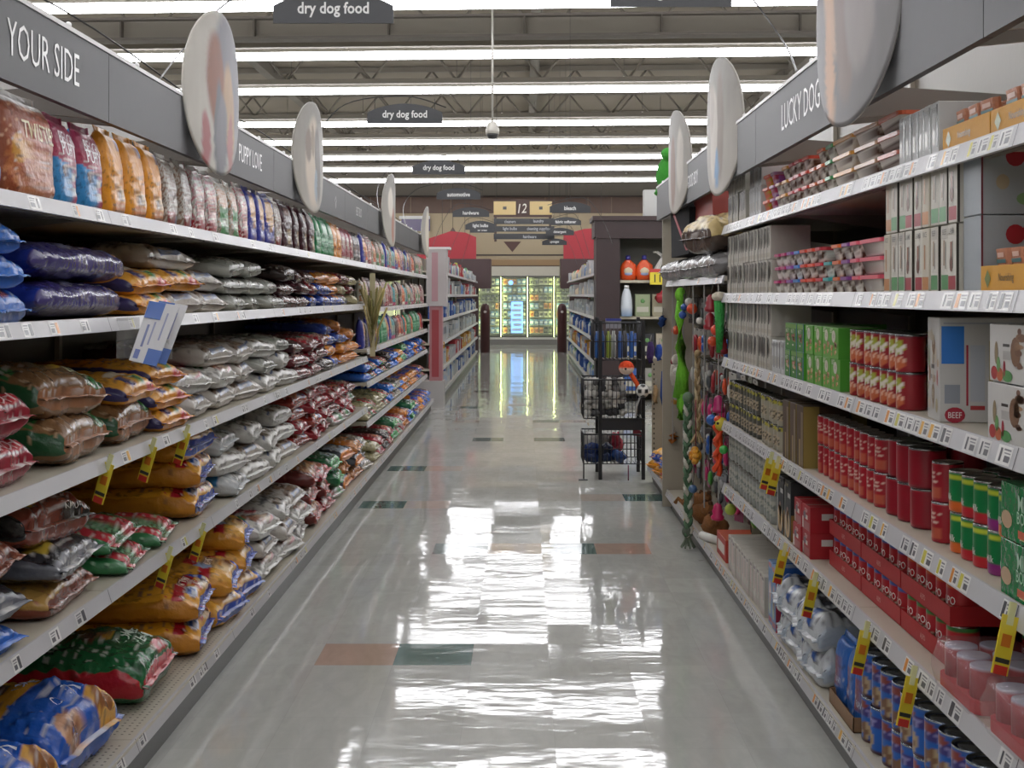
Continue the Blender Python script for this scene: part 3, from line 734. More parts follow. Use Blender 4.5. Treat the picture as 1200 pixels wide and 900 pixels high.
bag_kind('blue_lion', .62, .44, .19, '1f55b0', [('band', .40, .66, 'c98f2e'), ('rect', .0, .40, -1, 1, '1f4f9f'), ('rect', .40, .66, -1, -.62, '1f55b0'), ('ell', .40, -.5, .10, .35, '6a3a2a'), ('food', .52, .1, .06, .25, '4a3324', '7a5638'), ('ell', .93, -.45, .09, .30, 'b88a6a'), ('ell', .95, -.42, .05, .18, '7a4a35'), ('rect', .84, 1, .35, .8, 'cf9a45'), ('ell', .90, .58, .05, .2, '8a5a35'), ('rect', .30, .36, .1, .7, 'b9bdc4'), ('speck', .6, .62, '4b7fd0')],
         [('COMPLETE', .040, .62, .35, 'c9d4ea'), ('CHEWY', .05, .80, .15, 'dfe6f2')], res=hi)
bag_kind('green_lamb', .62, .46, .17, '1f5a34', [('band', 0, .14, '2b2622'), ('side', 'a01e28'), ('rect', .93, 1.01, -.9, .9, 'b02832'), ('diag', .925, .97, .0, '2b6a40'), ('food', .62, .05, .06, .28, '4c2a22', '8a5a44'), ('ell', .69, .10, .03, .13, 'b98a3a'), ('speck', .8, .60, '2f7448'), ('rect', .88, .94, .1, .75, 'b5303a')],
         [('BENEFIT', .08, .42, -.1, '6f9a74'), ('COMPLETE', .055, .76, .35, 'cfdccf'), ('HEALTH', .05, .83, .30, 'dfe9df'), ('VALUE SIZE', .034, .955, -.35, 'e6d8d8')], res=hi)
ped_ops = [('under', 'a9701f'), ('rect', .80, .86, -1, 1, RD), ('rect', .86, .93, -.1, .35, 'b83a3e'), ('ell', .90, -.5, .04, .22, 'c9cfe0'), ('ell', .90, -.5, .026, .15, '3b5a9c'), ('ell', .93, .55, .05, .25, 'e3c9a4'), ('ell', .91, .7, .035, .14, '5b3326'), ('band', .975, 1.01, '27429a'), ('rect', .82, .90, .62, .92, '27429a'), ('speck', 1.0, .58, 'b5303a'), ('food', .40, 0, .16, .6, 'a8661c', '5b2c1c'), ('side', 'b9791f')]
bag_kind('yellow_pet', .60, .43, .125, Y_, ped_ops, [('NUTRITION', .038, .83, 0, 'e8d4c0'), ('ADULT', .028, .895, .12, 'efe2d4')], res=hi)
bag_kind('yellow_blue_edge', .58, .36, .12, 'dba23f', [('rect', .74, .82, -1, 1, RD), ('ell', .86, 0, .10, .5, 'e0bd84'), ('ell', .88, .3, .06, .22, '6b3b28'), ('ell', .76, -.35, .05, .22, '9fb4d8'), ('band', .955, 1.01, '2a4aa6'), ('rect', .86, 1, .72, 1, '2a4aa6'), ('food', .80, .15, .07, .3, '6b3b28', 'e0bd84'), ('rect', .64, .72, -.3, .3, 'b42a34'), ('side', 'c88a2a'), ('speck', .5, .55, 'c9862e')], [('MORE', .042, .78, 0, 'ecd8c4')])
bag_kind('orange_small', .56, .36, .085, 'd18b26', [('rect', .70, .98, -1, 1, 'dca03e'), ('ell', .90, -.3, .06, .22, '2f3f80'), ('ell', .90, .28, .05, .2, '3f8a55'), ('ell', .80, .1, .04, .5, 'e8dcc2'), ('rect', .96, 1.01, .3, .8, 'b53a2c'), ('side', '3a3560'), ('speck', .9, .5, 'b86f1e')])
bag_kind('gold_natural', .62, .46, .145, '7a5a3c', [('food', .74, 0, .2, .8, '8a6a4c', '6a4a2e'), ('side', '1f4a2c'), ('rect', .80, .97, .5, .95, '2f6a38'), ('rect', .72, .84, .10, .5, 'c9a238'), ('rect', .28, .42, -1, 1, '6a4a30'), ('band', .97, 1.01, '9a6a4a'), ('rect', .68, .82, -.95, -.7, '2f6a38'), ('speck', .7, .48, 'a58a6c')], [('NATURAL', .07, .55, -.45, 'a8b89a'), ('CLEAR', .06, .85, .6, 'c9cfae')], res=hi)
bag_kind('maroon_kibble', .58, .42, .125, '6a1a34', [('rect', .55, .92, -1, .15, 'b02a32'), ('rect', .78, .94, .1, .8, 'b8323a'), ('food', .70, -.35, .12, .4, '5b3a2a', 'a08a7a'), ('band', .95, 1.01, '8a2432'), ('speck', .8, .55, 'b85a62')], [('BITS', .06, .84, .45, 'e2c4c6'), ('SAVORY', .05, .90, .4, 'd8b4b6')], res=hi)
bag_kind('white_tan', .58, .40, .095, 'b8b2aa', [('food', .92, -.3, .05, .5, '5a3a2a', 'b4a898'), ('side', '5a302c', .62), ('food', .90, .4, .05, .3, '6a4a38', 'b0a494'), ('rect', .30, .62, -1, 1, '5a2224'), ('food', .72, -.55, .07, .3, '6a5240', 'a89a8c'), ('ell', .80, .1, .10, .4, '8a705c'), ('ell', .78, .2, .04, .14, '5a3c2c'), ('rect', .92, .97, -.5, .5, '7a86a0'), ('speck', .8, .46, '8f8a84'), ('food', .6, -.4, .1, .3, '6a4a3a', 'b5aca2')])
bag_kind('white_red', .58, .42, .105, 'c2c0ba', [('food', .92, .0, .05, .6, 'a8343e', 'd0ccc6'), ('ell', .80, -.6, .05, .2, '4a7a50'), ('diag', .62, .72, .0, 'a8283a'), ('rect', .70, .82, .2, .8, 'b03442'), ('ell', .86, -.3, .08, .3, '8a5a44'), ('ell', .90, .1, .05, .3, 'b8a48c'), ('rect', .45, .55, -1, 1, '4a7a50'), ('speck', .7, .45, 'dedcd8')], [('CARE', .05, .67, 0, 'e8e0dc')])
bag_kind('white_plain', .58, .40, .10, 'bab8b2', [('food', .93, .35, .045, .5, '5c4a3c', 'b0aaa0'), ('rect', .88, .90, -.9, .0, '4a5a80'), ('food', .62, .4, .08, .3, '4a3a30', 'a8a298'), ('side', '8f8a84', .6), ('food', .86, .05, .06, .5, '8a7a6a', 'c9c6c0'), ('rect', .76, .79, -.8, .5, '6a6c70'), ('ell', .74, .55, .03, .16, '7a3038'), ('food', .66, -.5, .08, .3, '7a6a5c', 'c4c2bc'), ('ell', .90, -.5, .05, .2, '6a5a4a'), ('rect', .52, .56, -.7, .6, '5a6a7c'), ('rect', .30, .44, -.9, .3, '2f6a3c'), ('speck', .6, .42, '9c9a96'), ('ell', .85, .3, .06, .25, '8f8272'), ('rect', .92, .98, -.8, .8, 'cfcdc9')])
bag_kind('silver_grey', .58, .40, .085, '8c8e86', [('food', .92, .1, .05, .6, '4a4840', 'a4a49c'), ('rect', .80, .84, -.6, .2, '5a5c50'), ('rect', .70, .73, -.7, .7, '55584e'), ('ell', .92, .5, .04, .16, '6a4a34'), ('rect', .40, .62, -.8, .6, '6f7268'), ('ell', .84, .2, .06, .3, 'a9a69c'), ('ell', .86, -.2, .04, .2, '6a5c4c'), ('speck', .7, .42, 'a4a59e'), ('side', 'a9aaa2')], [('NUTRITION', .05, .5, 0, 'a9aca2')])
bag_kind('blue_dog', .54, .36, .095, '2a62b8', [('ell', .82, 0, .14, .45, '8a4a42'), ('ell', .86, .1, .07, .25, 'b08a84'), ('rect', .93, 1.01, -1, 1, '2f72c8'), ('rect', .4, .6, -1, 1, '1e3f86'), ('speck', .6, .5, '6f94cc')])
bag_kind('purple_long', .78, .42, .105, '332c62', [('band', .84, 1.01, 'c8913e'), ('diag', .76, .84, .0, '234f8e'), ('ell', .93, .1, .04, .4, '7c3c38'), ('ell', .90, -.5, .03, .18, 'd0b49a'), ('band', 0, .12, '1f2f80'), ('side', '40386e'), ('food', .45, -.3, .16, .5, '4a4676', 'a9acc4'), ('food', .5, .62, .2, .28, '514c80', 'b9bccc')], [('PRO', .1, .45, .3, 'c9c9dc')])
bag_kind('rust_holistic', .60, .46, .145, '7a3626', [('food', .70, .15, .13, .6, '8a5040', 'a88878'), ('side', '1e1c1c'), ('rect', .93, 1.0, .15, .95, '26241f'), ('rect', .78, .90, -.62, -.25, 'b89024'), ('rect', 0, .20, -1, 1, '5a2a20'), ('speck', .9, .5, '95553f')], [('COOKED TO', .05, .66, .1, 'b8988a'), ('FLAVOR', .06, .73, .12, 'c0a498'), ('BIG', .05, .84, -.44, '3a2a10'), ('NATURAL', .045, .96, .55, 'd0ccc4')], res=hi)
bag_kind('black_grey', .60, .46, .10, '26262a', [('band', .93, 1.01, '6a6c74'), ('rect', .72, .78, -.4, .3, 'b03a2a'), ('rect', .80, .88, -.8, -.35, 'b8a03a'), ('side', '54565e')])
bag_kind('tan_yellow', .60, .44, .10, '7a4030', [('rect', .60, .97, -1, -.2, 'b08a4a'), ('rect', .66, .92, -.1, .7, '8a7464'), ('food', .84, .2, .08, .4, '3a302a', '9a948c'), ('speck', .8, .5, 'a06a50')])
bag_kind('green_red', .52, .40, .075, '2f6e42', [('rect', .62, 1.01, .25, .75, 'b02e3a'), ('rect', .62, 1.01, -.85, -.5, 'b02e3a'), ('food', .80, -.1, .14, .3, '2f6e42', '9fc0a0'), ('speck', .8, .40, '8fb494')])
bag_kind('blue_white', .54, .36, .10, 'b4b8ba', [('food', .93, 0, .05, .7, '6a6c70', 'c4c4c0'), ('rect', .45, .82, -1, 1, '2f6f9c'), ('rect', .55, .75, -.6, .0, 'b9cfd8'), ('speck', .8, .5, 'dcdcd8'), ('ell', .9, .2, .04, .3, '8a8a86')])
bag_kind('red_deep', .56, .38, .085, '92202a', [('ell', .86, .1, .08, .4, 'b8684a'), ('ell', .85, .3, .04, .18, 'd0b090'), ('rect', .90, .97, -.8, -.2, 'c9bcb8'), ('speck', .8, .46, 'a93a40')])
bag_kind('red_orange', .56, .38, .085, '8a2c22', [('food', .82, 0, .14, .7, 'a8442c', 'd08a5c'), ('rect', .92, .98, .2, .7, '5a6a9c'), ('speck', .8, .5, 'a04a34')])
bag_kind('white_green', .54, .36, .085, 'a8a49c', [('rect', .60, 1.01, .1, .6, '3c8a52'), ('rect', .60, 1.01, -.8, -.3, '9c2e3c'), ('ell', .8, -.1, .06, .2, 'c8b8a0'), ('speck', .8, .46, 'c4c0ba')])
bag_kind('green_cup', .60, .40, .11, '27623e', [('ell', .84, .25, .07, .35, 'a9b4c0'), ('ell', .84, .25, .04, .2, '6a6a5a'), ('band', .93, 1.01, '4a9a5c'), ('rect', .3, .5, -1, 1, '1e4c30')])
bag_kind('brown_red', .60, .42, .12, '5e2320', [('rect', .68, .95, -.7, .7, '9c6a44'), ('ell', .84, .1, .07, .25, 'b8946c'), ('food', .86, -.4, .08, .25, '6a3228', 'c0a078'), ('band', .94, 1.01, '9c3a34'), ('speck', .8, .5, '7a3a30')])
bag_kind('orange_black', .56, .38, .10, 'a8601e', [('rect', .84, 1.01, -1, .2, 'b9763a'), ('ell', .86, .4, .07, .25, '35302c'), ('speck', .8, .5, '8a4a1c')])
bag_kind('black_orange', .56, .38, .10, '25282e', [('rect', .72, .93, -.8, .4, '8a949c'), ('food', .80, -.2, .08, .3, '5a5c5c', 'b8b8b4'), ('band', .94, 1.01, 'c9762c')])
bag_kind('dark_brown', .56, .36, .09, '2e211e', [('ell', .86, .0, .06, .3, '8a7464'), ('ell', .84, .5, .04, .15, 'a8a098'), ('speck', .8, .5, '4a3a34')])
bag_kind('maroon_dark', .54, .38, .08, '3a1c20', [('ell', .84, -.1, .08, .4, '6a4a40'), ('ell', .86, .2, .04, .2, 'a89c94'), ('band', .95, 1.01, '6a4a44'), ('speck', .8, .5, '55363a')])
bag_kind('orange_bright', .54, .36, .08, 'c97c26', [('rect', .70, .86, -1, 1, '3a4f9c'), ('ell', .92, .0, .05, .3, 'd8a05a'), ('speck', .8, .5, '9c4a20')])
bag_kind('blue_orange', .54, .36, .08, '2c4698', [('rect', .70, .88, -.6, .6, '9c4a34'), ('ell', .92, .2, .04, .25, 'd08a3a'), ('speck', .8, .5, '4a68b8')])
bag_kind('multi_red', .54, .38, .08, '6a2c30', [('ell', .80, .3, .08, .25, '5aa08c'), ('rect', .68, .90, -.8, -.1, 'a82a34'), ('food', .86, .0, .08, .4, '9c5a48', 'd8ccbc'), ('speck', .8, .5, 'a8524c')])
bag_kind('blue_yellow', .56, .38, .08, '2a5cae', [('ell', .86, 0, .08, .5, 'c9a24a'), ('ell', .86, .1, .05, .25, '7a4a30'), ('band', .95, 1.01, '2f68c0')])
bag_kind('cream_olive', .50, .32, .08, 'a8a07c', [('rect', .70, .88, -.6, .6, '6a7040'), ('ell', .9, .1, .05, .3, 'c4bca0'), ('speck', .8, .5, 'cfc8ae')])
bag_kind('black_white', .52, .34, .09, '2c2a2a', [('food', .84, 0, .12, .7, '4a3c34', 'c8bfb2'), ('band', .95, 1.01, 'b8b0a4')])
# standing pouches
def pouch_kind(key, H, W, T, base, ops, texts=()):
    bag_kind(key, H, W, T, base, ops, texts, stand=True, res=(48, 52), pf=9, pr=2.2)
pouch_kind('s_blue', .27, .22, .085, '2458a8', [('food', .55, -.2, .25, .5, '7a4c3a', '8a6a54'), ('band', .86, 1.01, '3f7a34'), ('ell', .25, .3, .12, .3, '6a9a4a'), ('speck', .8, .55, '5f86c0')])
pouch_kind('s_brown', .25, .33, .10, '8e4a2e', [('food', .62, 0, .34, .95, '9a4a28', 'b8784a'), ('rect', .22, .46, -.4, .9, 'a85a44'), ('ell', .50, -.65, .12, .2, 'c08a3a'), ('band', 0, .12, '9a948c'), ('speck', .9, .42, 'c99a78'), ('band', .9, 1.01, '6a4226')], [('TWISTIES', .065, .33, .2, 'dcd2ac')])
pouch_kind('s_pink', .23, .20, .075, '2f7fb8', [('rect', .0, .40, -1, 1, '8f2f4e'), ('diag', .36, .52, .10, '9c3450'), ('rect', .62, .96, .0, .95, 'a8304a'), ('ell', .55, -.45, .07, .22, '4a2c26'), ('rect', .70, .78, .25, .7, 'c8c8c4'), ('ell', .60, .35, .06, .2, 'cfc2b4')], [('BEGGIN', .05, .22, 0, 'dccfd6'), ('PUPPY', .055, .33, 0, 'e4dce0')])
pouch_kind('s_orange', .25, .20, .085, 'd8912a', [('rect', .62, .74, -.2, .9, 'd9b884'), ('ell', .68, .0, .05, .22, '4a3c38'), ('food', .84, 0, .10, .8, 'c96a24', 'a88048'), ('rect', .1, .22, .4, .8, '3f4f74'), ('speck', .8, .55, 'b8741e')])
pouch_kind('s_white_food', .24, .20, .075, 'a8a39a', [('speck', .6, .1, '7a5a48'), ('ell', .42, .1, .16, .5, '6a4a3c'), ('rect', .72, .9, -.8, .2, '8a2c2c'), ('rect', .76, .92, .3, .9, '3f6f8c'), ('speck', .9, .35, '8a7464')])
pouch_kind('s_white_red', .24, .18, .07, 'aca79e', [('speck', .6, .05, 'a8606a'), ('food', .5, 0, .25, .6, 'b03a34', 'd8c8bc'), ('rect', .74, .9, -1, .4, '9c2c34'), ('speck', .9, .35, 'ded8d0')])
pouch_kind('s_white_green', .23, .20, .07, 'aaa89c', [('speck', .6, .1, '9a6a44'), ('rect', .45, 1.01, -.5, .8, '3a8a4c'), ('food', .30, 0, .16, .7, 'b0703c', 'd4cabc'), ('rect', .62, .74, -.3, .6, 'cfd8c8')])
pouch_kind('s_blue_cookie', .24, .19, .07, '3a3f96', [('food', .36, 0, .3, .7, 'b8803a', 'd8b078'), ('ell', .85, .3, .12, .35, '4a2a6a'), ('speck', .8, .5, '7a7ab8')])
pouch_kind('s_maroon', .24, .25, .09, '3f1a22', [('ell', .66, .1, .14, .35, 'a88a52'), ('ell', .66, .1, .09, .22, 'cfc2a0'), ('rect', .15, .28, -.6, .6, '7a5a54')], [('BARS', .06, .22, 0, 'a88c80')])
pouch_kind('s_green', .23, .24, .08, '1f7a4a', [('rect', .2, .4, -.6, .8, '8ab89a'), ('rect', .5, .56, -.8, .8, '7ab08c'), ('rect', .6, .65, -.8, .8, '7ab08c'), ('band', .95, 1.01, '17583a')])
pouch_kind('s_bright_orange', .22, .20, .07, 'd98a24', [('ell', .4, .5, .2, .35, 'c9b48a'), ('rect', .6, .66, -.8, .2, 'a8581c')])
pouch_kind('s_redwhite', .21, .20, .07, '8a2434', [('ell', .42, -.2, .2, .45, 'b8a89c'), ('ell', .6, .3, .12, .3, '8a6a54'), ('rect', .8, .92, -.8, .3, 'c9c4bc')])
pouch_kind('s_dark', .21, .18, .07, '3a3436', [('ell', .5, 0, .2, .5, '6a4a44'), ('speck', .8, .4, '8a7c74')])
pouch_kind('s_teal', .20, .16, .06, '2f8a94', [('ell', .5, .1, .2, .5, 'c8b8a0'), ('rect', .75, .95, -1, 1, 'b83a6a')])
pouch_kind('s_orange2', .20, .15, .06, 'cf5a2a', [('ell', .4, 0, .18, .5, 'e0b088'), ('rect', .75, .9, -1, 1, 'd8d4c8')])
NAME = dict(blue_lion='big bright blue bag with gold band', green_lamb='big green bag with red side strip', yellow_pet='yellow bag with red nutrition band', yellow_blue_edge='yellow bag with blue rolled edge', orange_small='thin orange bag with blue and green spots',
    gold_natural='brown and green natural food bag', maroon_kibble='maroon and red kibble bag', white_tan='white bag with tan dog picture', white_red='white bag with red band', white_plain='crinkled plain white bag', silver_grey='silver grey bag', blue_dog='blue bag with reddish dog picture',
    purple_long='long purple bag with orange end', rust_holistic='rust brown bag with black label', black_grey='black bag with grey end', tan_yellow='brown and tan bag', green_red='thin green and red bag', blue_white='white bag with blue panel', red_deep='deep red bag', red_orange='red orange bag',
    white_green='white bag with green and red stripes', green_cup='green bag with grey bowl picture', brown_red='brown and red bag with dog face', orange_black='orange bag', black_orange='black bag with orange edge', dark_brown='dark brown bag', maroon_dark='dark maroon bag', orange_bright='orange bag with blue band',
    blue_orange='blue bag with rusty panel', multi_red='red patterned bag with teal spot', blue_yellow='blue bag with yellow picture', cream_olive='cream and olive bag', black_white='black bag with white end',
    s_blue='blue treat pouch with green foot', s_brown='wide brown rawhide treat bag', s_pink='blue and pink treat pouch', s_orange='orange treat pouch', s_white_food='white treat pouch with brown picture', s_white_red='white and red treat pouch', s_white_green='white and green treat pouch', s_blue_cookie='blue pouch with biscuit picture',
    s_maroon='dark maroon treat bag with gold spot', s_green='bright green treat bag', s_bright_orange='bright orange treat pouch', s_redwhite='red and white treat pouch', s_dark='dark treat pouch', s_teal='teal treat pouch', s_orange2='orange and cream treat pouch')
SH = {0: 'bottom bag shelf', 1: 'second bag shelf', 2: 'third bag shelf', 3: 'fourth bag shelf', 4: 'top bag shelf'}
rb = random.Random(21)
cnt = {}
def stack(sh, z, Y, keys, front, jit=.03, rz0=0, xs=None, dz=.89, nm=None, tl=0):
    """bags lying one on another; keys run from the lowest up"""
    zz = z + .001; n = len(keys)
    for k, key in enumerate(keys):
        K = DES[key]; j = (rb.uniform(-1, 1) * .15 + rz0); x = -(front + K.L / 2 + .012) + rb.uniform(-jit, jit * .4) - (.010 * k)
        c = cnt.get((sh, key), 0); cnt[(sh, key)] = c + 1
        pos = 'alone' if n == 1 else ('lowest' if k == 0 else 'topmost' if k == n - 1 else ('second' if k == 1 else 'third'))
        lb = '%s, %s in pile, %s on %s' % (NAME[key], pos, ordn(c), SH[sh])
        K.at((x, Y + rb.uniform(-.012, .012), zz), (rb.uniform(-.02, .02) + (rb.uniform(-.06, .06) if k == n - 1 and k else 0), rb.uniform(-.015, .015), j), lb, 'bags of dry dog food on the %s' % SH[sh])
        zz += K.T * dz
F0, F1 = 1.14, 1.215
# bottom shelf
for Y, keys in [(2.55, ['green_lamb', 'green_lamb']), (3.02, ['blue_lion']), (3.50, ['blue_lion']), (4.14, ['green_lamb']), (4.68, ['yellow_pet', 'yellow_pet']), (5.08, ['yellow_blue_edge', 'yellow_blue_edge']), (5.46, ['yellow_blue_edge', 'yellow_blue_edge', 'yellow_blue_edge']),
                (5.88, ['white_red', 'white_tan', 'white_red']), (6.33, ['white_red', 'white_tan', 'white_plain']), (6.78, ['white_plain', 'white_red', 'white_tan']), (7.24, ['brown_red', 'brown_red', 'brown_red']), (7.70, ['red_deep', 'brown_red', 'red_deep']),
                (8.14, ['white_green', 'green_cup', 'green_cup']), (8.58, ['black_orange', 'orange_black', 'black_orange']), (9.00, ['orange_black', 'black_orange', 'orange_black']), (9.42, ['black_white', 'dark_brown', 'black_white'])]:
    stack(0, LB, Y, keys, F0)
for Y, keys in [(2.50, ['maroon_kibble', 'maroon_kibble']), (2.98, ['blue_yellow', 'black_grey', 'tan_yellow']), (3.50, ['tan_yellow', 'black_grey', 'rust_holistic']), (4.02, ['green_red', 'green_red']), (4.44, ['green_red']),
                (5.00, ['yellow_pet', 'yellow_pet', 'yellow_pet']), (5.50, ['blue_white', 'white_plain', 'blue_white']), (5.92, ['white_plain', 'white_tan', 'white_plain']), (6.36, ['white_plain', 'white_plain']), (6.80, ['white_tan', 'white_plain', 'white_plain']),
                (7.22, ['red_orange', 'red_deep', 'red_orange', 'red_orange']), (7.64, ['red_deep', 'red_orange', 'red_deep', 'red_deep']), (8.06, ['red_deep', 'red_deep', 'red_deep', 'red_deep']), (8.48, ['white_green', 'multi_red', 'red_deep']), (8.90, ['white_green', 'red_deep', 'red_deep']), (9.34, ['red_deep', 'white_green', 'multi_red'])]:
    stack(1, LZ[0], Y, keys, F1)
for Y, keys in [(2.56, ['maroon_kibble', 'maroon_kibble']), (3.06, ['maroon_kibble', 'maroon_kibble']), (3.62, ['gold_natural', 'gold_natural']), (4.12, ['gold_natural', 'orange_small']), (4.53, ['orange_small', 'orange_small', 'orange_small']),
                (4.94, ['white_tan', 'white_red']), (5.38, ['white_tan', 'white_red', 'white_tan']), (5.82, ['white_tan', 'white_tan', 'white_tan']), (6.26, ['white_plain', 'silver_grey', 'white_plain']), (6.70, ['white_plain', 'white_plain', 'silver_grey']),
                (7.12, ['multi_red', 'multi_red', 'maroon_dark']), (7.55, ['multi_red', 'multi_red', 'multi_red']), (7.98, ['dark_brown', 'multi_red', 'multi_red']), (8.40, ['blue_orange', 'orange_bright', 'blue_orange', 'blue_orange']), (8.82, ['orange_bright', 'orange_bright', 'blue_orange', 'orange_black']), (9.26, ['orange_bright', 'orange_bright', 'orange_black'])]:
    stack(2, LZ[1], Y, keys, F1)
for Y, keys in [(2.60, ['blue_dog', 'blue_dog', 'blue_dog']), (3.00, ['blue_dog', 'blue_dog', 'blue_dog'])]:
    stack(3, LZ[2], Y, keys, F1)
# two long purple bags lie along the shelf
for k in range(2):
    DES['purple_long'].at((-1.44, 3.62, LZ[2] + .002 + k * .103), (0, 0, PI / 2 + .05 - .04 * k), 'long purple bag with orange end lying lengthwise, %s of two' % ('lower', 'upper')[k], 'long purple bags')
for Y, keys in [(4.30, ['orange_small', 'orange_small']), (4.70, ['white_tan', 'orange_small', 'white_tan']), (5.12, ['white_tan', 'white_tan']), (5.52, ['silver_grey', 'silver_grey', 'silver_grey']), (5.95, ['silver_grey', 'silver_grey', 'silver_grey']), (6.38, ['silver_grey', 'silver_grey']),
                (6.80, ['maroon_dark', 'maroon_dark', 'dark_brown']), (7.20, ['maroon_dark', 'maroon_dark', 'maroon_dark']), (7.62, ['blue_orange', 'multi_red', 'maroon_dark']), (8.04, ['blue_orange', 'blue_orange', 'orange_bright']), (8.46, ['blue_orange', 'orange_bright', 'orange_bright']), (8.90, ['white_green', 'cream_olive', 'multi_red']), (9.32, ['cream_olive', 'multi_red', 'cream_olive'])]:
    stack(3, LZ[2], Y, keys, F1, rz0=-.12 if Y == 4.70 else 0)
# top shelf pouches standing up
y = 2.38; seq = ['s_blue'] * 3 + ['s_brown', 's_pink', 's_pink', 's_orange', 's_orange', 's_orange', 's_white_food', 's_white_food', 's_white_red', 's_white_red', 's_white_green', 's_white_green', 's_white_red', 's_blue_cookie', 's_blue_cookie', 's_blue_cookie', 's_white_food', 's_maroon', 's_maroon', 's_maroon', 's_maroon', 's_green', 's_green', 's_green', 's_bright_orange', 's_bright_orange', 's_redwhite', 's_redwhite', 's_redwhite', 's_dark', 's_dark', 's_redwhite', 's_dark']
cc = {}
for key in seq:
    K = DES[key]; y += K.W / 2 + .003
    if y > 9.75: break
    for r in range(2 if key not in ('s_brown',) else 1):
        if y > 6.2 and r: continue
        c = cc.get((key, r), 0); cc[(key, r)] = c + 1
        K.at((-(F1 + .06 + r * .12), y, LZ[3] + .0005), (0, -.05 - .03 * r, rb.uniform(-.09, .09)), '%s, %s, %s such on top bag shelf' % (NAME[key], ROWN[r], ordn(c)), 'treat pouches standing on the top bag shelf')
    y += K.W / 2 + .003
# the farther units with closer shelves
far_keys = {0: ['black_white', 'cream_olive', 'white_green', 'dark_brown', 'red_deep', 'green_cup', 'orange_black'], 1: ['cream_olive', 'black_white', 'white_green', 'cream_olive', 'green_red', 'blue_dog'], 2: ['cream_olive', 'dark_brown', 'white_green', 'green_red', 'blue_yellow', 'cream_olive']}
sn = {0: 'bottom shelf', 1: 'second shelf', 2: 'third shelf'}
for sh, z in ((0, LB), (1, LZ2[0]), (2, LZ2[1])):
    y = 10.0; i = 0
    while y < 15.7:
        key = rb.choice(far_keys[sh]) if y < 12.6 else rb.choice(['green_cup', 'blue_dog', 'orange_bright', 'blue_yellow', 'green_red', 'purple_short'])
        if key == 'purple_short': key = 'blue_orange'
        K = DES[key]; zz = z + .001
        for k in range(2):
            K.at((-(F1 - (.07 if sh == 0 else 0) + K.L * .46), y, zz), (0, 0, rb.uniform(-.08, .08)), '%s, %s, %s pile on farther units, %s' % (NAME[key].split(' with')[0], ('lower', 'upper')[k], ordn(i), sn[sh]), 'bags in the farther shelving units', scale=(.92, .9, .95)); zz += K.T * .93
        y += K.W * .9 + .03; i += 1
for sh, z, hmax in ((3, LZ2[2], .27), (4, LZ2[3], .3), (5, LZ2[4], .3)):
    y = 9.9; i = 0
    while y < 15.75:
        key = rb.choice({3: ['s_teal', 's_redwhite', 's_blue_cookie', 's_dark', 's_green', 's_orange2'], 4: ['s_orange2', 's_redwhite', 's_white_green', 's_teal', 's_maroon', 's_white_red'], 5: ['s_white_green', 's_teal', 's_orange2', 's_blue_cookie', 's_white_red', 's_dark']}[sh])
        K = DES[key]; y += K.W * .5
        K.at((-(F1 + .06), y, z + .0005), (0, -.04, rb.uniform(-.1, .1)), '%s, %s along farther units, %s' % (NAME[key], ordn(i), ('fourth shelf', 'fifth shelf', 'top shelf')[sh - 3]), 'pouches in the farther shelving units', scale=(1, 1, .95)); i += 1
        y += K.W * .5 + .006

# sale tags hanging from price rails
b = MB(); b.box((-.001, -.02, -.125), (.001, .02, -.012), 'd9c43a', 'print'); b.box((-.002, -.008, -.03), (.002, .008, .014), 'cfcf9a', 'print'); b.box((-.0022, -.016, -.125), (.0022, .016, -.108), 'c23a30', 'print'); b.box((-.0022, -.011, -.072), (.0022, .011, -.048), 'c9742a', 'print'); b.box((-.0021, -.017, -.103), (.0021, .017, -.094), '3a3a36', 'print')
TAG = Kind('shelf_tag', 'price tag', b)
lt = [(3.66, 2), (4.09, 2), (4.50, 2), (4.28, 1), (4.72, 1)]
for i, (Y, s_) in enumerate(lt): TAG.at((-1.183, Y, LZ[s_ - 1]), (.30, .05, 1.25), 'yellow sale tag hanging from the %s rail, %s along it' % (SH[s_], ordn(i if i < 3 else i - 3)), 'yellow sale tags on bag rails', scale=(1.2, .95, 1.05))
for i, (Y, z, nm) in enumerate([(4.60, .535, 'second'), (4.12, .535, 'second'), (3.50, .535, 'second'), (3.08, .535, 'second'), (4.85, .833, 'third'), (4.72, .833, 'third')]):
    TAG.at((.938, Y, z - .004), (-.30, -.05, -1.2), 'yellow sale tag on the %s can shelf rail, %s from the far end' % (nm, ordn(i if i < 4 else i - 4)), 'yellow sale tags on can rails', scale=(1.2, .95, 1.05))
TAG.at((.938, 2.46, .833), (-.30, -.05, -1.2), 'yellow tag at the rail end nearest the green wrapped packs')
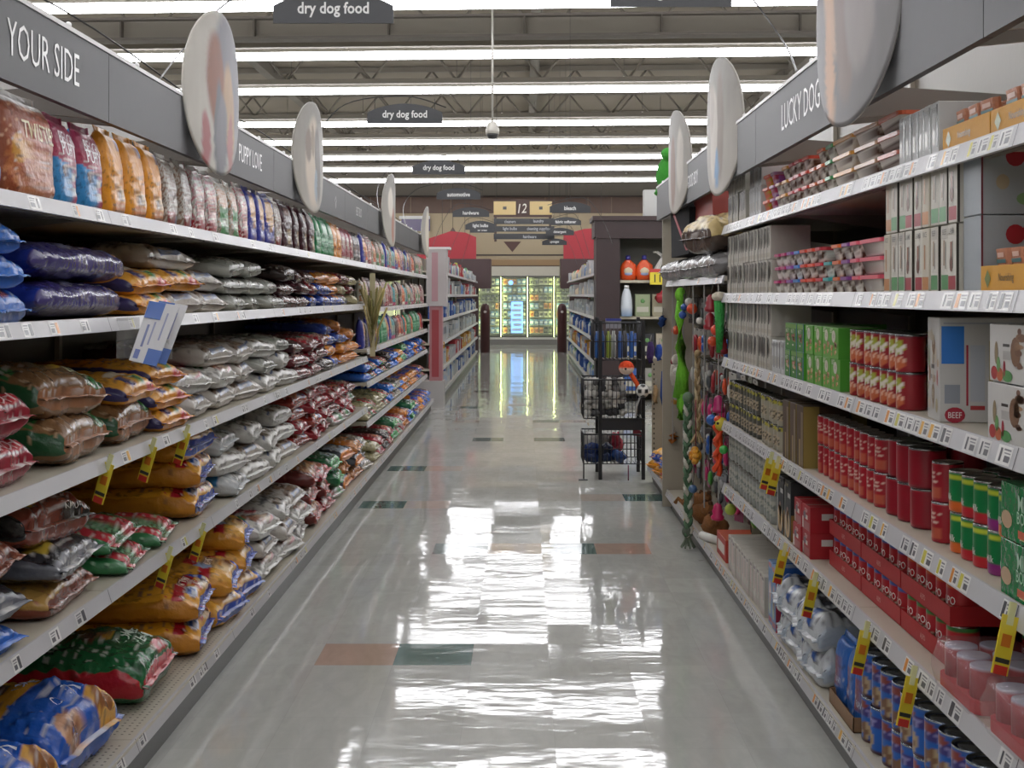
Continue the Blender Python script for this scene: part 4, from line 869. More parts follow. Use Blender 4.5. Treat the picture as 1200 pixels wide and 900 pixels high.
# coupon holder with printed cards
t = empty('coupon_holder', 'clear shelf holder with slanted blue and white printed cards', 'sign holder', (-1.18, 3.93, 1.30))
b = MB(); b.box((-.02, -.16, -.05), (.0, .0, .07), 'b9b8b4', 'clear'); b.box((.0, .0, -.06), (.09, .04, .0), 'b8b4ac', 'clear'); obj('bracket', b, t)
for k in range(2):
    b = MB(); o = .075 * k
    P = [(0, -.10 + o, -.05), (.12, -.08 + o, -.06), (.20, .01 + o, .10), (.07, -.02 + o, .12)]
    P = [(.01, -.14 + .10 * k, -.055), (.085, -.12 + .10 * k, -.075), (.135, -.05 + .10 * k, .105), (.05, -.07 + .10 * k, .12)]
    b.sheet(P, (-.004, .02, 0), 'c9c9cc', 'print')
    def pq(u, v): 
        A, B_, C_, D_ = [Vector(p) for p in P]; return tuple((A * (1 - u) + B_ * u) * (1 - v) + (D_ * (1 - u) + C_ * u) * v + Vector((.0015, -.0015, 0)))
    for (u0, u1, v0, v1, col) in ((0, .55, .72, 1, '2a5cae'), (.5, 1, 0, .25, '2a5cae'), (.2, .28, .25, .62, '6a74a0'), (.4, .46, .3, .68, '8a90b0'), (.7, .76, .4, .85, '8a90b0'), (.08, .26, .05, .2, '5a6aa8')):
        b.quad([pq(u0, v0), pq(u1, v0), pq(u1, v1), pq(u0, v1)], col)
    obj('card', b, t, label=('nearer', 'farther')[k] + ' blue and white card')
# clip strip of dried grass chews
t = empty('clip_strip', 'bundle of pale dried chews hanging on a strip before the fourth bag shelf', 'hanging treats', (-1.13, 9.55, .98))
b = MB(); b.box((-.02, -.003, .0), (.02, .003, .62), 'b5ad8c', 'plastic'); obj('strip', b, t)
for i in range(22):
    r = random.Random(i); b = MB(); a = r.uniform(-1, 1); z0 = r.uniform(.05, .25)
    b.tube([(a * .02, r.uniform(-.03, .03), z0), (a * .05, r.uniform(-.05, .05), z0 + .15), (a * .11, r.uniform(-.05, .05), z0 + .31)], .008, r.choice(['a89a5c', 'c4b88a', '8a8450', 'b8a878']), 'plush', 5); obj('chew', b, t)

# ------------------------------------------------------------------ cans, cartons, trays and tubs
def can_kind(key, r, h, base, paint, text=None, name='food_can', tcol='e8e2dc', tz=.55, tsize=.03, n=26, lid='b9b9b6'):
    b = MB(); rows = 16
    def cf(a, z, k):
        q = (a + PI) % (2 * PI) - PI      # 0 faces the shopper (+X)
        return paint(q, z / h, base)
    prof = [(r * .96, .001), (r * .985, .003), (r * .985, .006)] + [(r, .007 + (h - .014) * k / rows) for k in range(rows + 1)] + [(r * .985, h - .005)]
    b.lathe(prof, n, base, 'canlabel', colf=cf)
    if text:
        R = r + .0008
        for s_, dz, sz in text:
            f = lambda tx, ty: (R * math.cos(tx / R), R * math.sin(tx / R), tz * h + dz + ty)
            b.text(s_, sz, None, None, None, tcol, 'print', .75, f)
    l = MB(); l.lathe([(r * .99, h - .005), (r * 1.01, h - .002), (r * .99, h), (r * .93, h - .001), (r * .90, h - .005), (r * .7, h - .005), (r * .68, h - .0035), (0.0001, h - .0035)], n, lid, 'steel', cap=False)
    DES[key] = Kind(name, 'can', b, [('lid', l, 'bright metal rim and lid')]); DES[key].r = r; DES[key].h = h
    return DES[key]
def nz(a, z, s): return noise.noise(Vector((math.cos(a) * s, math.sin(a) * s, z * s)))
def p_blue(a, z, b):
    if z > .93: return '3a62a8'
    if ((a + .1) / .8) ** 2 + ((z - .83) / .07) ** 2 < 1: return '8a3c34'
    if abs(a) < 1.5 and .58 < z < .78: return '3c3478' if nz(a, z, 9) < .25 else '8c86b8'
    if ((a - .35) / .45) ** 2 + ((z - .30) / .2) ** 2 < 1: return 'b09a78' if nz(a, z, 6) > 0 else '7c5a40'
    if ((a + .5) / .35) ** 2 + ((z - .28) / .24) ** 2 < 1: return '6a4434'
    if z < .07: return '4a2a30'
    return b
can_kind('blue_can', .047, .130, '1f5fb4', p_blue, lid='a8b0bc')
def p_alpo(top):
    def f(a, z, b):
        if z > .84: return top
        if abs(a) < 1.3 and .18 < z < .40: return 'b9a690' if nz(a, z, 8) > 0 else '5a3a28'
        if z < .14: return '7a1a20'
        return b
    return f
AT = [('ALPO', .0, .028)]
can_kind('alpo_green', .0395, .098, 'a81f28', p_alpo('3f7a3c'), AT); can_kind('alpo_orange', .0395, .098, 'b02228', p_alpo('c65a28'), AT); can_kind('alpo_blue', .0395, .098, 'a81f28', p_alpo('3c5aa0'), AT)
def p_green(bot):
    def f(a, z, b):
        if z > .95: return '156a3c'
        if .80 < z < .90 and -.2 < a < 1.3: return 'b8c23a'
        if z < .24: return bot
        if ((a + .8) / .45) ** 2 + ((z - .62) / .2) ** 2 < 1: return 'b0323a' if nz(a, z, 7) < .2 else 'd0a89a'
        return b
    return f
GT = [('Milk', -.018, .022)]
can_kind('green_red_can', .0385, .096, '15743f', p_green('b8242e'), GT); can_kind('green_orange_can', .0385, .096, '15743f', p_green('d0642a'), GT); can_kind('green_purple_can', .0385, .096, '15743f', p_green('8a2c78'), GT)
def p_redbig(a, z, b):
    if z > .95 or z < .03: return '6a1420'
    if abs(a + .9) < .35 and .5 < z < .85: return 'd8c8b8' if nz(a, z, 10) > .1 else 'b84a3c'
    if abs(a + .8) < .5 and .1 < z < .45: return 'b8503c' if nz(a, z, 8) > 0 else '8a1f2a'
    return '8e1c2a'
can_kind('red_big_can', .048, .104, '8e1c2a', p_redbig, lid='8f8f90')
def p_redsmall(a, z, b):
    if abs(a) < .9 and .45 < z < .8 and nz(a, z, 12) > .12: return 'dcc4b4'
    if abs(a) < .8 and .1 < z < .35: return 'b85a44'
    return b
can_kind('red_can', .0375, .098, '9e1f2c', p_redsmall, lid='a8a0a0')
def p_pup(a, z, b):
    if z > .92: return '7a1c2c'
    if ((a + .1) / .9) ** 2 + ((z - .66) / .22) ** 2 < 1: return 'd4cfc4' if nz(a, z, 8) > -.05 else '9aa03c'
    if ((a - .05) / .8) ** 2 + ((z - .24) / .2) ** 2 < 1: return 'b8623f' if nz(a, z, 8) > -.1 else 'd8b09a'
    return b
can_kind('puppy_can', .0385, .098, '8a2028', p_pup, lid='8f8f90')
def p_yb(a, z, b):
    if z > .8: return 'a8a03c' if nz(a, z, 6) > 0 else '3a3a34'
    if abs(a) < .9 and .2 < z < .6: return 'b0a088' if nz(a, z, 8) > 0 else '4a4438'
    return b
can_kind('dark_yellow_can', .037, .10, '4c4c46', p_yb, lid='6a6a66'); can_kind('cream_can', .037, .10, '9a9484', p_yb, lid='8a8a86')
def p_jar(a, z, b):
    if z > .86: return '6a6a64'
    if abs(a) < 1.2 and .25 < z < .7: return 'a8a69c' if nz(a, z, 9) > -.1 else '6c7470'
    return b
can_kind('grey_can', .037, .13, '8a8d88', p_jar, lid='9a9890')

def carton_kind(key, w_, d, h, base, decals=(), texts=(), side=None, name='carton', cat='box', matn='card', top=None, flaps=True, ch=.0015):
    """front faces +X; decals (y0,y1,z0,z1,colour) as fractions of the front; 'S' first = on the near side (-Y for left, +Y after turning)"""
    b = MB(); b.cbox((-d / 2, -w_ / 2, 0), (d / 2, w_ / 2, h), base, matn, ch)
    for dc in decals:
        e = .0006
        if dc[0] == 'S': _, u0, u1, z0, z1, col = dc; b.quad([(d / 2 - d * u0, w_ / 2 + e, h * z0), (d / 2 - d * u1, w_ / 2 + e, h * z0), (d / 2 - d * u1, w_ / 2 + e, h * z1), (d / 2 - d * u0, w_ / 2 + e, h * z1)], col)
        elif dc[0] == 'E':
            _, y0, z0, ry, rz, col = dc; b.quad([(d / 2 + e * 1.5, w_ * (y0 - .5 + ry * math.cos(i * PI / 7)), h * (z0 + rz * math.sin(i * PI / 7))) for i in range(14)], col)
        elif dc[0] == 'SE':
            _, y0, z0, ry, rz, col = dc; b.quad([(d / 2 - d * (y0 + ry * math.cos(i * PI / 7)), w_ / 2 + e * 1.5, h * (z0 + rz * math.sin(i * PI / 7))) for i in range(14)], col)
        elif dc[0] == 'T': _, u0, u1, v0, v1, col = dc; b.quad([(d * (u0 - .5), w_ * (v0 - .5), h + e), (d * (u1 - .5), w_ * (v0 - .5), h + e), (d * (u1 - .5), w_ * (v1 - .5), h + e), (d * (u0 - .5), w_ * (v1 - .5), h + e)], col)
        else:
            y0, y1, z0, z1, col = dc; b.quad([(d / 2 + e, w_ * (y0 - .5), h * z0), (d / 2 + e, w_ * (y1 - .5), h * z0), (d / 2 + e, w_ * (y1 - .5), h * z1), (d / 2 + e, w_ * (y0 - .5), h * z1)], col)
    for s_, size, y0, z0, col in texts: b.text(s_, size, (d / 2 + .002, w_ * (y0 - .5), h * z0), (0, 1, 0), (0, 0, 1), col, 'print', .8)
    for s_, size, u, z0, col in (side or ()): b.text(s_, size, (d / 2 - d * u, w_ / 2 + .002, h * z0), (-1, 0, 0), (0, 0, 1), col, 'print', .8)
    parts = []
    if flaps:
        f = MB(); f.box((-d / 2 + .002, -.001, h), (d / 2 - .002, .001, h + .0012), 'a8a49a', 'print'); parts.append(('top_seam', f, None))
    DES[key] = Kind(name, cat, b, parts); DES[key].w = w_; DES[key].d = d; DES[key].h = h
    return DES[key]
def food_dec(n, y0, y1, z0, z1, cols, seed):
    r = random.Random(seed); out = []
    for i in range(n): ry, rz = r.uniform(.05, .12), r.uniform(.03, .08); out.append(('E', min(.99 - ry, max(.01 + ry, r.uniform(y0, y1))), min(.99 - rz, max(.01 + rz, r.uniform(z0, z1))), ry, rz, r.choice(cols)))
    return out
carton_kind('slot_green', .058, .20, .155, 'c9c5ba', [(.08, .92, .04, .26, '4f8f56'), (.3, .5, .40, .78, 'a08a74'), (.12, .88, .80, .98, 'b9b4a8'), (.55, .62, .35, .75, '6c675f'), ('S', .0, .03, 0, 1, '3a3630')], [('BEEF', .018, .5, .9, '5a564e')])
carton_kind('slot_red', .058, .20, .155, 'c9c5ba', [(.08, .92, .04, .24, '9c2434'), (.3, .5, .36, .74, '8a5a40'), (.55, .62, .35, .75, '6c675f'), ('E', .42, .42, .18, .12, '6a3f2a'), ('S', .0, .03, 0, 1, '3a3630')], [('LAMB', .018, .5, .9, '5a564e')])
carton_kind('slot_orange', .055, .20, .155, 'bfb7a6', [(.08, .92, .04, .24, 'b87a3a'), (.3, .5, .36, .74, 'a8784a')], [('RICE', .018, .5, .9, '5a564e')])
carton_kind('slot_grey', .05, .20, .125, 'bfc0bf', [(.70, .90, .15, .95, '3c3c3a'), (.1, .5, .2, .5, 'a9a49a')], [('TREAT', .016, .4, .85, '7a7a78')])
carton_kind('white_pouch_box', .065, .16, .135, 'b7b3a9', [(.0, .10, 0, 1, '3a3834'), (.2, .46, .45, .95, '2f2d2a'), (.6, .8, .5, .9, '55524a'), (.15, .45, .35, .8, '5c5a52'), (.55, .85, .4, .75, '8e897c'), (.1, .9, .08, .2, 'a8a08e'), (.2, .8, .85, .93, '7a766c')], flaps=False)
carton_kind('white_pouch_tall', .065, .16, .165, 'bcb7ad', [(.15, .40, .30, .85, 'c4a39c'), (.5, .85, .4, .85, '9f918a'), (.1, .9, .05, .2, 'b8a8a0'), (.2, .8, .88, .95, '6f5a5a')], flaps=False)
carton_kind('food_box_green', .105, .14, .098, '3d7a2e', food_dec(12, .25, .75, .2, .6, ['b85a3a', 'c8a06a', 'a83a2c', 'd0c8b0'], 3) + [(.05, .95, .82, .97, '6a9a3c'), (.9, 1, 0, 1, '2a5c9c'), ('S', 0, 1, 0, 1, '4f9a30'), ('S', .25, .75, .15, .6, 'a88a4a')], [('MEATY', .022, .45, .72, 'd8dcc4')])
carton_kind('food_box_lime', .11, .14, .098, '5f9a3a', food_dec(12, .2, .8, .15, .5, ['c87a4a', 'd8c49a', 'b0523a'], 5) + [('E', .5, .72, .2, .2, 'd8d4c4'), ('E', .5, .74, .08, .08, '2c2c28'), ('S', 0, 1, 0, 1, '4a9434'), ('S', .3, .7, .3, .7, 'c9c4a0')], [('BEST', .02, .3, .9, 'd8dcc4')])
big = [('S', .02, .24, .56, .92, '2f72c0'), ('S', .26, .28, .16, .74, 'a0283c'), ('S', .48, .52, .18, .78, 'a8986a'), ('S', .72, .745, .22, .78, '35505a'), ('S', .30, .44, .2, .74, 'aeb2ba'), ('S', .54, .68, .2, .74, 'aeb2ba'), ('S', .77, .92, .2, .74, 'aeb2ba'), ('SE', .15, .07, .10, .075, 'a02438'), ('S', .3, .44, .12, .16, 'a83a3c'), ('S', .54, .62, .12, .16, 'b0a04a'), ('S', .76, .84, .12, .16, '55606a'), ('S', .05, .2, .18, .36, '8a8f98'), ('S', .04, .96, .94, .955, '9a9ea6')]
carton_kind('big_white_box', .14, .235, .245, 'b9b7b4', big + [('E', .55, .72, .14, .09, '7a5a3c'), ('E', .15, .62, .08, .12, '8aa07a'), ('E', .2, .45, .08, .08, '8a6a50'), ('E', .5, .25, .13, .1, '8c7458'), ('E', .8, .15, .1, .07, 'a89a70'), ('E', .85, .42, .05, .08, 'a83a3c'), (.35, .6, .50, .54, '3c3a38'), (.3, .65, .40, .44, '8a8884')] + food_dec(14, .05, .95, .1, .9, ['c4b8a4', 'b0a48c', 'a89478'], 8), (), [('BEEF', .02, .15, .07, 'dccfd0')], name='dog_food_box')
carton_kind('white_food_box', .20, .16, .118, 'bdbbb7', [('E', .72, .55, .13, .25, '7a5a42'), ('E', .2, .5, .05, .2, '8a7a5c'), (.38, .56, .62, .67, '3a3836'), (.38, .6, .4, .55, 'a8a6a2'), ('E', .14, .15, .09, .12, 'a83030'), ('E', .30, .13, .09, .12, 'b8603c'), ('E', .5, .12, .14, .1, '4a8a4c'), ('E', .26, .3, .05, .14, '6a9a5c'), ('E', .42, .24, .035, .14, 'a02838')] + food_dec(8, .75, 1, .2, .9, ['6a4a38', '8a6a50', '9a7a5c'], 4), name='dog_food_box')
carton_kind('grey_b_box', .11, .21, .165, '9aa0a4', [('S', .72, .98, .02, .4, 'a0703c'), ('SE', .35, .75, .10, .13, '9c2430'), ('SE', .60, .82, .22, .03, '9c2430'), ('SE', .62, .74, .03, .2, '9c2430'), ('SE', .22, .42, .07, .1, 'a89a80'), ('SE', .45, .2, .09, .08, '7a9a6a'), ('SE', .58, .1, .1, .09, '7a4a44'), ('S', .0, .02, 0, 1, '6a2430')], (), [('B', .075, .78, .45, '3c3e50')], name='dog_food_box')
carton_kind('black_gold_box', .12, .18, .215, '2a2c2e', [('E', .48, .26, .38, .24, 'b08a4a'), ('E', .48, .42, .2, .14, '7a4a30'), ('E', .5, .22, .1, .09, '6a3a28'), ('S', .0, .5, .0, .45, '8a6a3a'), (.0, .12, 0, .9, '9a9a92'), (.5, .9, .72, .80, 'b9b9b4')], [('GOURMET', .018, .4, .93, 'a89a6a')], name='dog_food_box')
carton_kind('brown_gold_box', .11, .16, .215, '4a3626', [(.38, .58, .0, .45, '8c7438'), (.66, .95, 0, .9, '6a5434'), ('S', .0, .35, 0, 1, '8a7840'), ('S', .4, .9, 0, .9, '46301f')], (), name='dog_food_box')
carton_kind('red_lid_box', .12, .13, .088, 'a3202a', [('E', .35, .6, .16, .16, '5a3a4a'), (.1, .9, .04, .36, '98202a'), (.05, .2, .05, .5, 'cfc6bc'), (.45, .7, .45, .62, 'd4ccc4'), ('S', 0, 1, 0, .4, 'a01c26'), ('S', .3, .6, .5, .75, 'c9c4c0')], [('STEW', .02, .55, .8, 'dcd0c8')], name='dog_food_box')
carton_kind('blue_tall_box', .08, .2, .25, '6f8fb8', [('E', .5, .5, .3, .2, 'b08a84'), ('E', .4, .3, .25, .15, 'a8b08a'), ('E', .5, .94, .4, .04, 'b03a44'), (.1, .9, .04, .12, 'a83040'), ('S', 0, .1, 0, .8, '9c2040'), ('S', .1, 1, 0, 1, '2a5ca8')], name='dog_food_box')
carton_kind('green_pack', .20, .20, .112, '14703c', [('E', .16, .35, .14, .16, 'b89a7a'), (.45, .95, .10, .24, 'c85a34'), (.5, .95, .08, .10, 'c0c48a'), ('S', 0, 1, 0, .05, '0f5a30'), ('S', .05, .95, .4, .42, '2a8a54')], [('MILK', .045, .66, .72, 'b0d0b8'), ('BONE', .035, .62, .46, '9cc4a8')], name='wrapped_pack', matn='film')
carton_kind('blue_yellow_box', .11, .2, .15, 'b8862e', [(.12, .45, .6, .9, '3f68b4'), (.12, .45, .2, .45, '3f68b4'), (.55, .95, .2, .9, '2f56a0'), ('S', .05, .8, .55, .9, '4a78c0'), ('S', .05, .8, .15, .45, '3f68b4')], name='dog_food_box')
# lidded treat tubs
def tub_kind(key, wy, dx, h, lidc, body, seed, deep=False):
    r = random.Random(seed); b = MB()
    P = rrect(dx, wy, .016, 3)
    n = len(P); rings = 5; vs = []; cs = []; fs = []
    for k in range(rings + 1):
        q = k / rings; s_ = .80 + .20 * q
        for x, y in P:
            vs.append((x * s_, y * s_, q * (h - .012)))
            t = noise.noise(Vector((x * 55 + seed, y * 48, q * 2.5)))
            cs.append(lin(body[0] if t > .14 else body[1] if t > -.02 else body[2]))
    for k in range(rings):
        for i in range(n):
            j = (i + 1) % n; fs.append((k * n + i, k * n + j, (k + 1) * n + j, (k + 1) * n + i))
    fs.append(tuple(range(n - 1, -1, -1))); b.add(vs, fs, 'ffffff', 'canlabel', True, cs)
    l = MB(); l.prism(rrect(dx + .012, wy + .010, .02, 3), h - .012, h - .001, lidc, 'plastic', 1.0); l.prism(rrect(dx * .8, wy * .8, .014, 3), h - .001, h, lidc, 'plastic')
    DES[key] = Kind('treat_tub', 'tub', b, [('lid', l, None)]); DES[key].w = wy + .012; DES[key].h = h
BW = ('4a2c1c', 'a8a096', 'd8d4cc')
for nm, c in dict(magenta='b0306a', purple='8a4f9c', blue='3a7ac0', orangered='d04a34', red='b8303a', teal='3c9a9c', orange='cc6434', violet='7a3f84', pink='d25a6c', green='3f9a54', yellow='cf8f2c', peach='b07a54').items():
    tub_kind('tub_' + nm, .10, .085, .0505, c, BW, len(nm) * 3)
tub_kind('tub_long_yellow', .24, .09, .0505, 'd0902c', BW, 5); tub_kind('tub_long_peach', .24, .09, .0505, 'b58560', BW, 6); tub_kind('tub_long_pink', .23, .09, .0505, 'd4586a', BW, 7); tub_kind('tub_long_orange', .2, .09, .0505, 'c85c38', BW, 9)
# salmon pouches and yellow trays
def pouch():
    b = MB(); b.prism(rrect(.02, .075, .009, 2), 0, .088, 'c98a6c', 'film', .85)
    b.quad([(.0106, -.03, .02), (.0106, .03, .02), (.0108, .03, .05), (.0108, -.03, .05)], 'd8a88c'); b.quad([(.0108, -.03, .058), (.0108, .03, .058), (.0108, .03, .066), (.0108, -.03, .066)], '2f6a6a'); b.quad([(.011, -.02, .07), (.011, .02, .07), (.011, .02, .08), (.011, -.02, .08)], 'e0b8a4')
    return b
DES['pouch'] = Kind('food_pouch', 'pouch', pouch())
def tray_kind(key, w_, d, hf, hb, base, oval=None, txt=None, tcol='5a4a20', name='display_tray', inner='8a6a28', emblem=True):
    b = MB(); t = .003; F = d / 2; Bk = -d / 2; y0, y1 = -w_ / 2, w_ / 2
    b.box((Bk, y0, 0), (F, y1, t), base)
    b.box((F - t, y0, 0), (F, y1, hf), base); b.box((Bk, y0, 0), (Bk + t, y1, hb), base)
    for ys, yo in ((y0, t), (y1, -t)):
        P = [(Bk, ys, 0), (F, ys, 0), (F, ys, hf), (F - d * .35, ys, hf), (F - d * .55, ys, hb), (Bk, ys, hb)]
        b.sheet(P, (0, yo, 0), base)
    ps = []
    if oval:
        e = MB()
        for yc in ((-.22, .25) if w_ > .25 else (.1,)):
            e.quad([(F + .001, yc * w_ + .026 * math.cos(i * PI / 8), hf * .62 + .02 * math.sin(i * PI / 8)) for i in range(16)], 'c9ccd6')
            e.quad([(F + .0016, yc * w_ + .019 * math.cos(i * PI / 8), hf * .62 + .015 * math.sin(i * PI / 8)) for i in range(16)], oval)
        ps.append(('emblem', e, 'blue oval badge'))
    if txt:
        e = MB(); e.text(txt, hf * .42, (F + .0012, -w_ * .02, hf * .5), (0, 1, 0), (0, 0, 1), tcol, 'print', .8)
        if emblem: e.quad([(F + .0012, w_ * -.36, hf * .15), (F + .0012, w_ * -.30, hf * .5), (F + .0012, w_ * -.36, hf * .85), (F + .0012, w_ * -.42, hf * .5)], '6f7a34')
        ps.append(('lettering', e, None))
    DES[key] = Kind(name, 'tray', b, ps); DES[key].w = w_; DES[key].d = d
tray_kind('yellow_low', .30, .12, .055, .09, 'cf9526', None, 'Nourishing'); tray_kind('yellow_high', .20, .24, .088, .1, 'd39a28', '2f3f86', None)
tray_kind('red_tray', .40, .26, .048, .048, 'ab2328', None, 'ALPO', 'd09a94', emblem=False)
tray_kind('brown_tray', .30, .24, .045, .08, '8a6a4c', None, None)

RS = {0: 'bottom can shelf', 1: 'second can shelf', 2: 'third can shelf', 3: 'fourth can shelf', 4: 'fifth can shelf', 5: 'top can shelf'}
RZA = [RB] + RZ
rr = random.Random(5); RC = {}
def row(sh, y0, y1, key, desc, pitch, depth, layers=1, rows=1, hh=None, front=None, gap=.0, group=None, z=None, jit=.004, rotj=.02, x0=None, zoff=0, parts_rows=1):
    """things ranked along a can shelf from the far end y1 towards the near end y0"""
    K = DES[key] if isinstance(key, str) else None
    n = max(1, int((y1 - y0) / pitch + 1e-6)); F = (RX if front is None else front) + .018; st = RC.get((sh, desc), 0)
    for i in range(n):
        kk = DES[key[(i) % len(key)]] if K is None else K
        h = hh or kk.h
        for k in range(layers):
            for r in range(rows):
                lay = LAY(k, layers); lb = desc + ', ' + ordn(st + i) + ' from far end'
                if lay: lb += ', ' + lay + ' layer'
                if rows > 1: lb += ', ' + ROWN[r]
                lb += ', ' + RS[sh]
                kk.at((F + depth / 2 + r * (depth + .004) + rr.uniform(-jit, jit), y1 - pitch * (i + .5) + rr.uniform(-jit, jit) * .5, RZA[sh] + .0008 + zoff + k * (h + .0004)), (0, 0, PI + rr.uniform(-rotj, rotj)), lb, (group or desc) + ' on the ' + RS[sh], parts=(r < 2 + parts_rows - 1))
    RC[(sh, desc)] = st + n
G1 = 'products'
# bottom shelf: cartons, jugs, trays and blue cans
row(0, 5.15, 6.10, 'white_pouch_tall', 'white pouch carton', .072, .16, 1, 1)
row(0, 4.92, 5.12, 'blue_tall_box', 'tall blue carton', .095, .2, 1, 1)
row(0, 2.35, 3.80, 'blue_can', 'blue food can', .0975, .094, 2, 2, jit=.003, rotj=.5, front=RX + .02)
# second: grey cans, gold boxes, red
row(1, 5.0, 6.10, 'grey_can', 'grey food can', .078, .074, 2, 1, rotj=.3)
row(1, 4.66, 4.92, 'black_gold_box', 'black box with golden dog', .128, .18, 1, 1)
row(1, 4.36, 4.62, 'red_lid_box', 'red box with pale panel', .128, .13, 2, 2)
# third shelf
row(2, 5.30, 6.10, 'dark_yellow_can', 'dark can with yellow band', .077, .074, 2, 1, rotj=.4)
row(2, 4.82, 5.28, 'cream_can', 'cream and grey can', .077, .074, 2, 1, rotj=.4)
row(2, 4.45, 4.80, 'brown_gold_box', 'brown box with gold stripe', .116, .16, 1, 2)
row(2, 3.62, 4.40, 'red_can', 'slim red can', .078, .075, 2, 1, rotj=.3, front=RX + .03)
row(2, 3.20, 3.58, 'red_big_can', 'wide dark red can', .100, .096, 2, 2, rotj=.2, front=RX + .03)
row(2, 3.06, 3.18, 'red_can', 'slim red can', .078, .075, 2, 1, rotj=.3, front=RX + .03)
row(2, 2.62, 3.05, ['green_orange_can', 'green_red_can', 'green_red_can', 'green_purple_can'], 'green can with coloured foot', .080, .077, 2, 2, rotj=.15, front=RX + .03)
row(2, 2.20, 2.61, 'green_pack', 'green shrink wrapped pack of cans', .204, .20, 2, 1, hh=.114)
# fourth shelf
row(3, 5.05, 6.10, 'white_pouch_box', 'small white carton', .07, .16, 2, 1)
row(3, 4.80, 5.03, 'slot_grey', 'grey slotted carton', .056, .2, 1, 1)
row(3, 4.28, 4.98, 'food_box_green', 'green meaty box', .11, .14, 1, 1) if False else None
row(3, 4.42, 4.78, 'food_box_green', 'green meaty food box', .112, .14, 2, 2)
row(3, 3.88, 4.41, 'food_box_lime', 'lime food box with dog face', .114, .14, 2, 1)
row(3, 3.28, 3.86, 'puppy_can', 'puppy picture can', .080, .077, 2, 2, rotj=.15)
DES['big_white_box'].at((1.10, 3.06, RZA[3] + .001), (0, 0, PI - .12), 'big white box with blue square, pulled forward on the fourth can shelf')
b = MB()
row(3, 2.25, 2.68, 'white_food_box', 'white box with food pictures', .206, .16, 2, 1, hh=.1205)
# fifth shelf
row(4, 5.02, 6.10, 'white_pouch_box', 'small white carton', .07, .16, 2, 1)
def tubs(sh, y1, seq, layers, x=.07, skip=()):
    y = y1
    for i, key in enumerate(seq):
        K = DES['tub_' + key]; y -= K.w / 2 + .002
        c = RC.get((sh, key), 0); RC[(sh, key)] = c + 1
        for k in range(layers):
            if (i, k) in skip: continue
            for r in range(2):
                if r and k < layers - 1: continue
                K.at((RX + .02 + .048 + r * .10 + rr.uniform(-.003, .003), y, RZA[sh] + .001 + k * (K.h + .0006)), (0, 0, rr.uniform(-.03, .03)), 'treat tub with %s lid, %s, %s layer, %s, %s' % (key.replace('_', ' '), ordn(c), LAY(k, 3), ROWN[r], RS[sh]), 'lidded treat tubs on the ' + RS[sh])
        y -= K.w / 2 + .002
    return y
ye = tubs(4, 5.00, ['magenta', 'magenta', 'purple', 'blue', 'orangered', 'orangered', 'red', 'teal', 'orange', 'violet', 'pink', 'long_pink'], 3, skip={(7, 2)})
row(4, 2.86, ye - .02, ['slot_orange', 'slot_green', 'slot_green', 'slot_red', 'slot_red'], 'narrow white slotted carton', .066, .2, 2, 1, hh=.157) if ye - .02 > 3.0 else None
print('tubs end', ye)
ys = ye - .02 - .066 * int((ye - .02 - 2.86) / .066 + 1e-6)
DES['grey_b_box'].at((1.085, ys - .065, RZA[4] + .001), (0, 0, PI), 'large grey box, lower of two beside the yellow trays on the fifth can shelf')
DES['grey_b_box'].at((1.085, ys - .065, RZA[4] + .168), (0, 0, PI), 'large grey box with red cherries, upper of two on the fifth can shelf')
def tray_row(sh, y1, y0, key, desc, layers=1, zoff=0, x=None, pouches=True, rowz=.003, back_only=False):
    K = DES[key]; n = int((y1 - y0) / (K.w + .006) + 1e-6); xc = (x or (RX + .02 + K.d / 2))
    for i in range(n):
        yc = y1 - (K.w + .006) * (i + .5); c = RC.get((sh, desc), 0); RC[(sh, desc)] = c + 1
        K.at((xc, yc, RZA[sh] + .001 + zoff), (0, 0, PI), '%s, %s from far end, %s' % (desc, ordn(c), RS[sh]), desc + ' on the ' + RS[sh])
        if pouches:
            m = int(K.w / .084)
            for j in range(m):
                for q in range(3 if K.d > .2 else 2):
                    DES['pouch'].at((xc - K.d / 2 + .035 + q * .045, yc + (j - (m - 1) / 2) * .082, RZA[sh] + .0045 + zoff), (0, .10, PI + rr.uniform(-.08, .08)), 'salmon pouch, %s across, %s, in the %s %s, %s' % (ordn(j), ROWN[q], ordn(c), ' '.join(desc.split()[:3]), RS[sh]), 'salmon food pouches in the trays on the ' + RS[sh])
tray_row(4, ys - .13, 2.25, 'yellow_low', 'low yellow tray printed nourishing')
carton_kind('yellow_oval_box', .20, .20, .115, 'cf9526', [('E', .3, .62, .12, .2, 'c9ccd6'), ('E', .3, .62, .08, .13, '2f3f86'), ('E', .72, .62, .12, .2, 'c9ccd6'), ('E', .72, .62, .08, .13, '2f3f86'), (.02, .98, .84, .99, 'c08a6a'), (.02, .98, .80, .84, '2f5a5c'), ('E', .5, .25, .12, .16, 'a8583c')], (), name='dog_food_box')
row(4, 2.24, ys - .13, 'yellow_oval_box', 'yellow box with blue ovals', .204, .2, 1, 1, front=RX + .125, jit=.001, rotj=.004)
tray_row(4, ys - .30, 2.20, 'yellow_low', 'upper yellow tray printed nourishing', zoff=.117, x=RX + .025 + .16)
tray_row(4, ys - .36, 2.10, 'yellow_high', 'tall yellow tray with blue oval', x=1.20, zoff=.0, pouches=True) if False else None
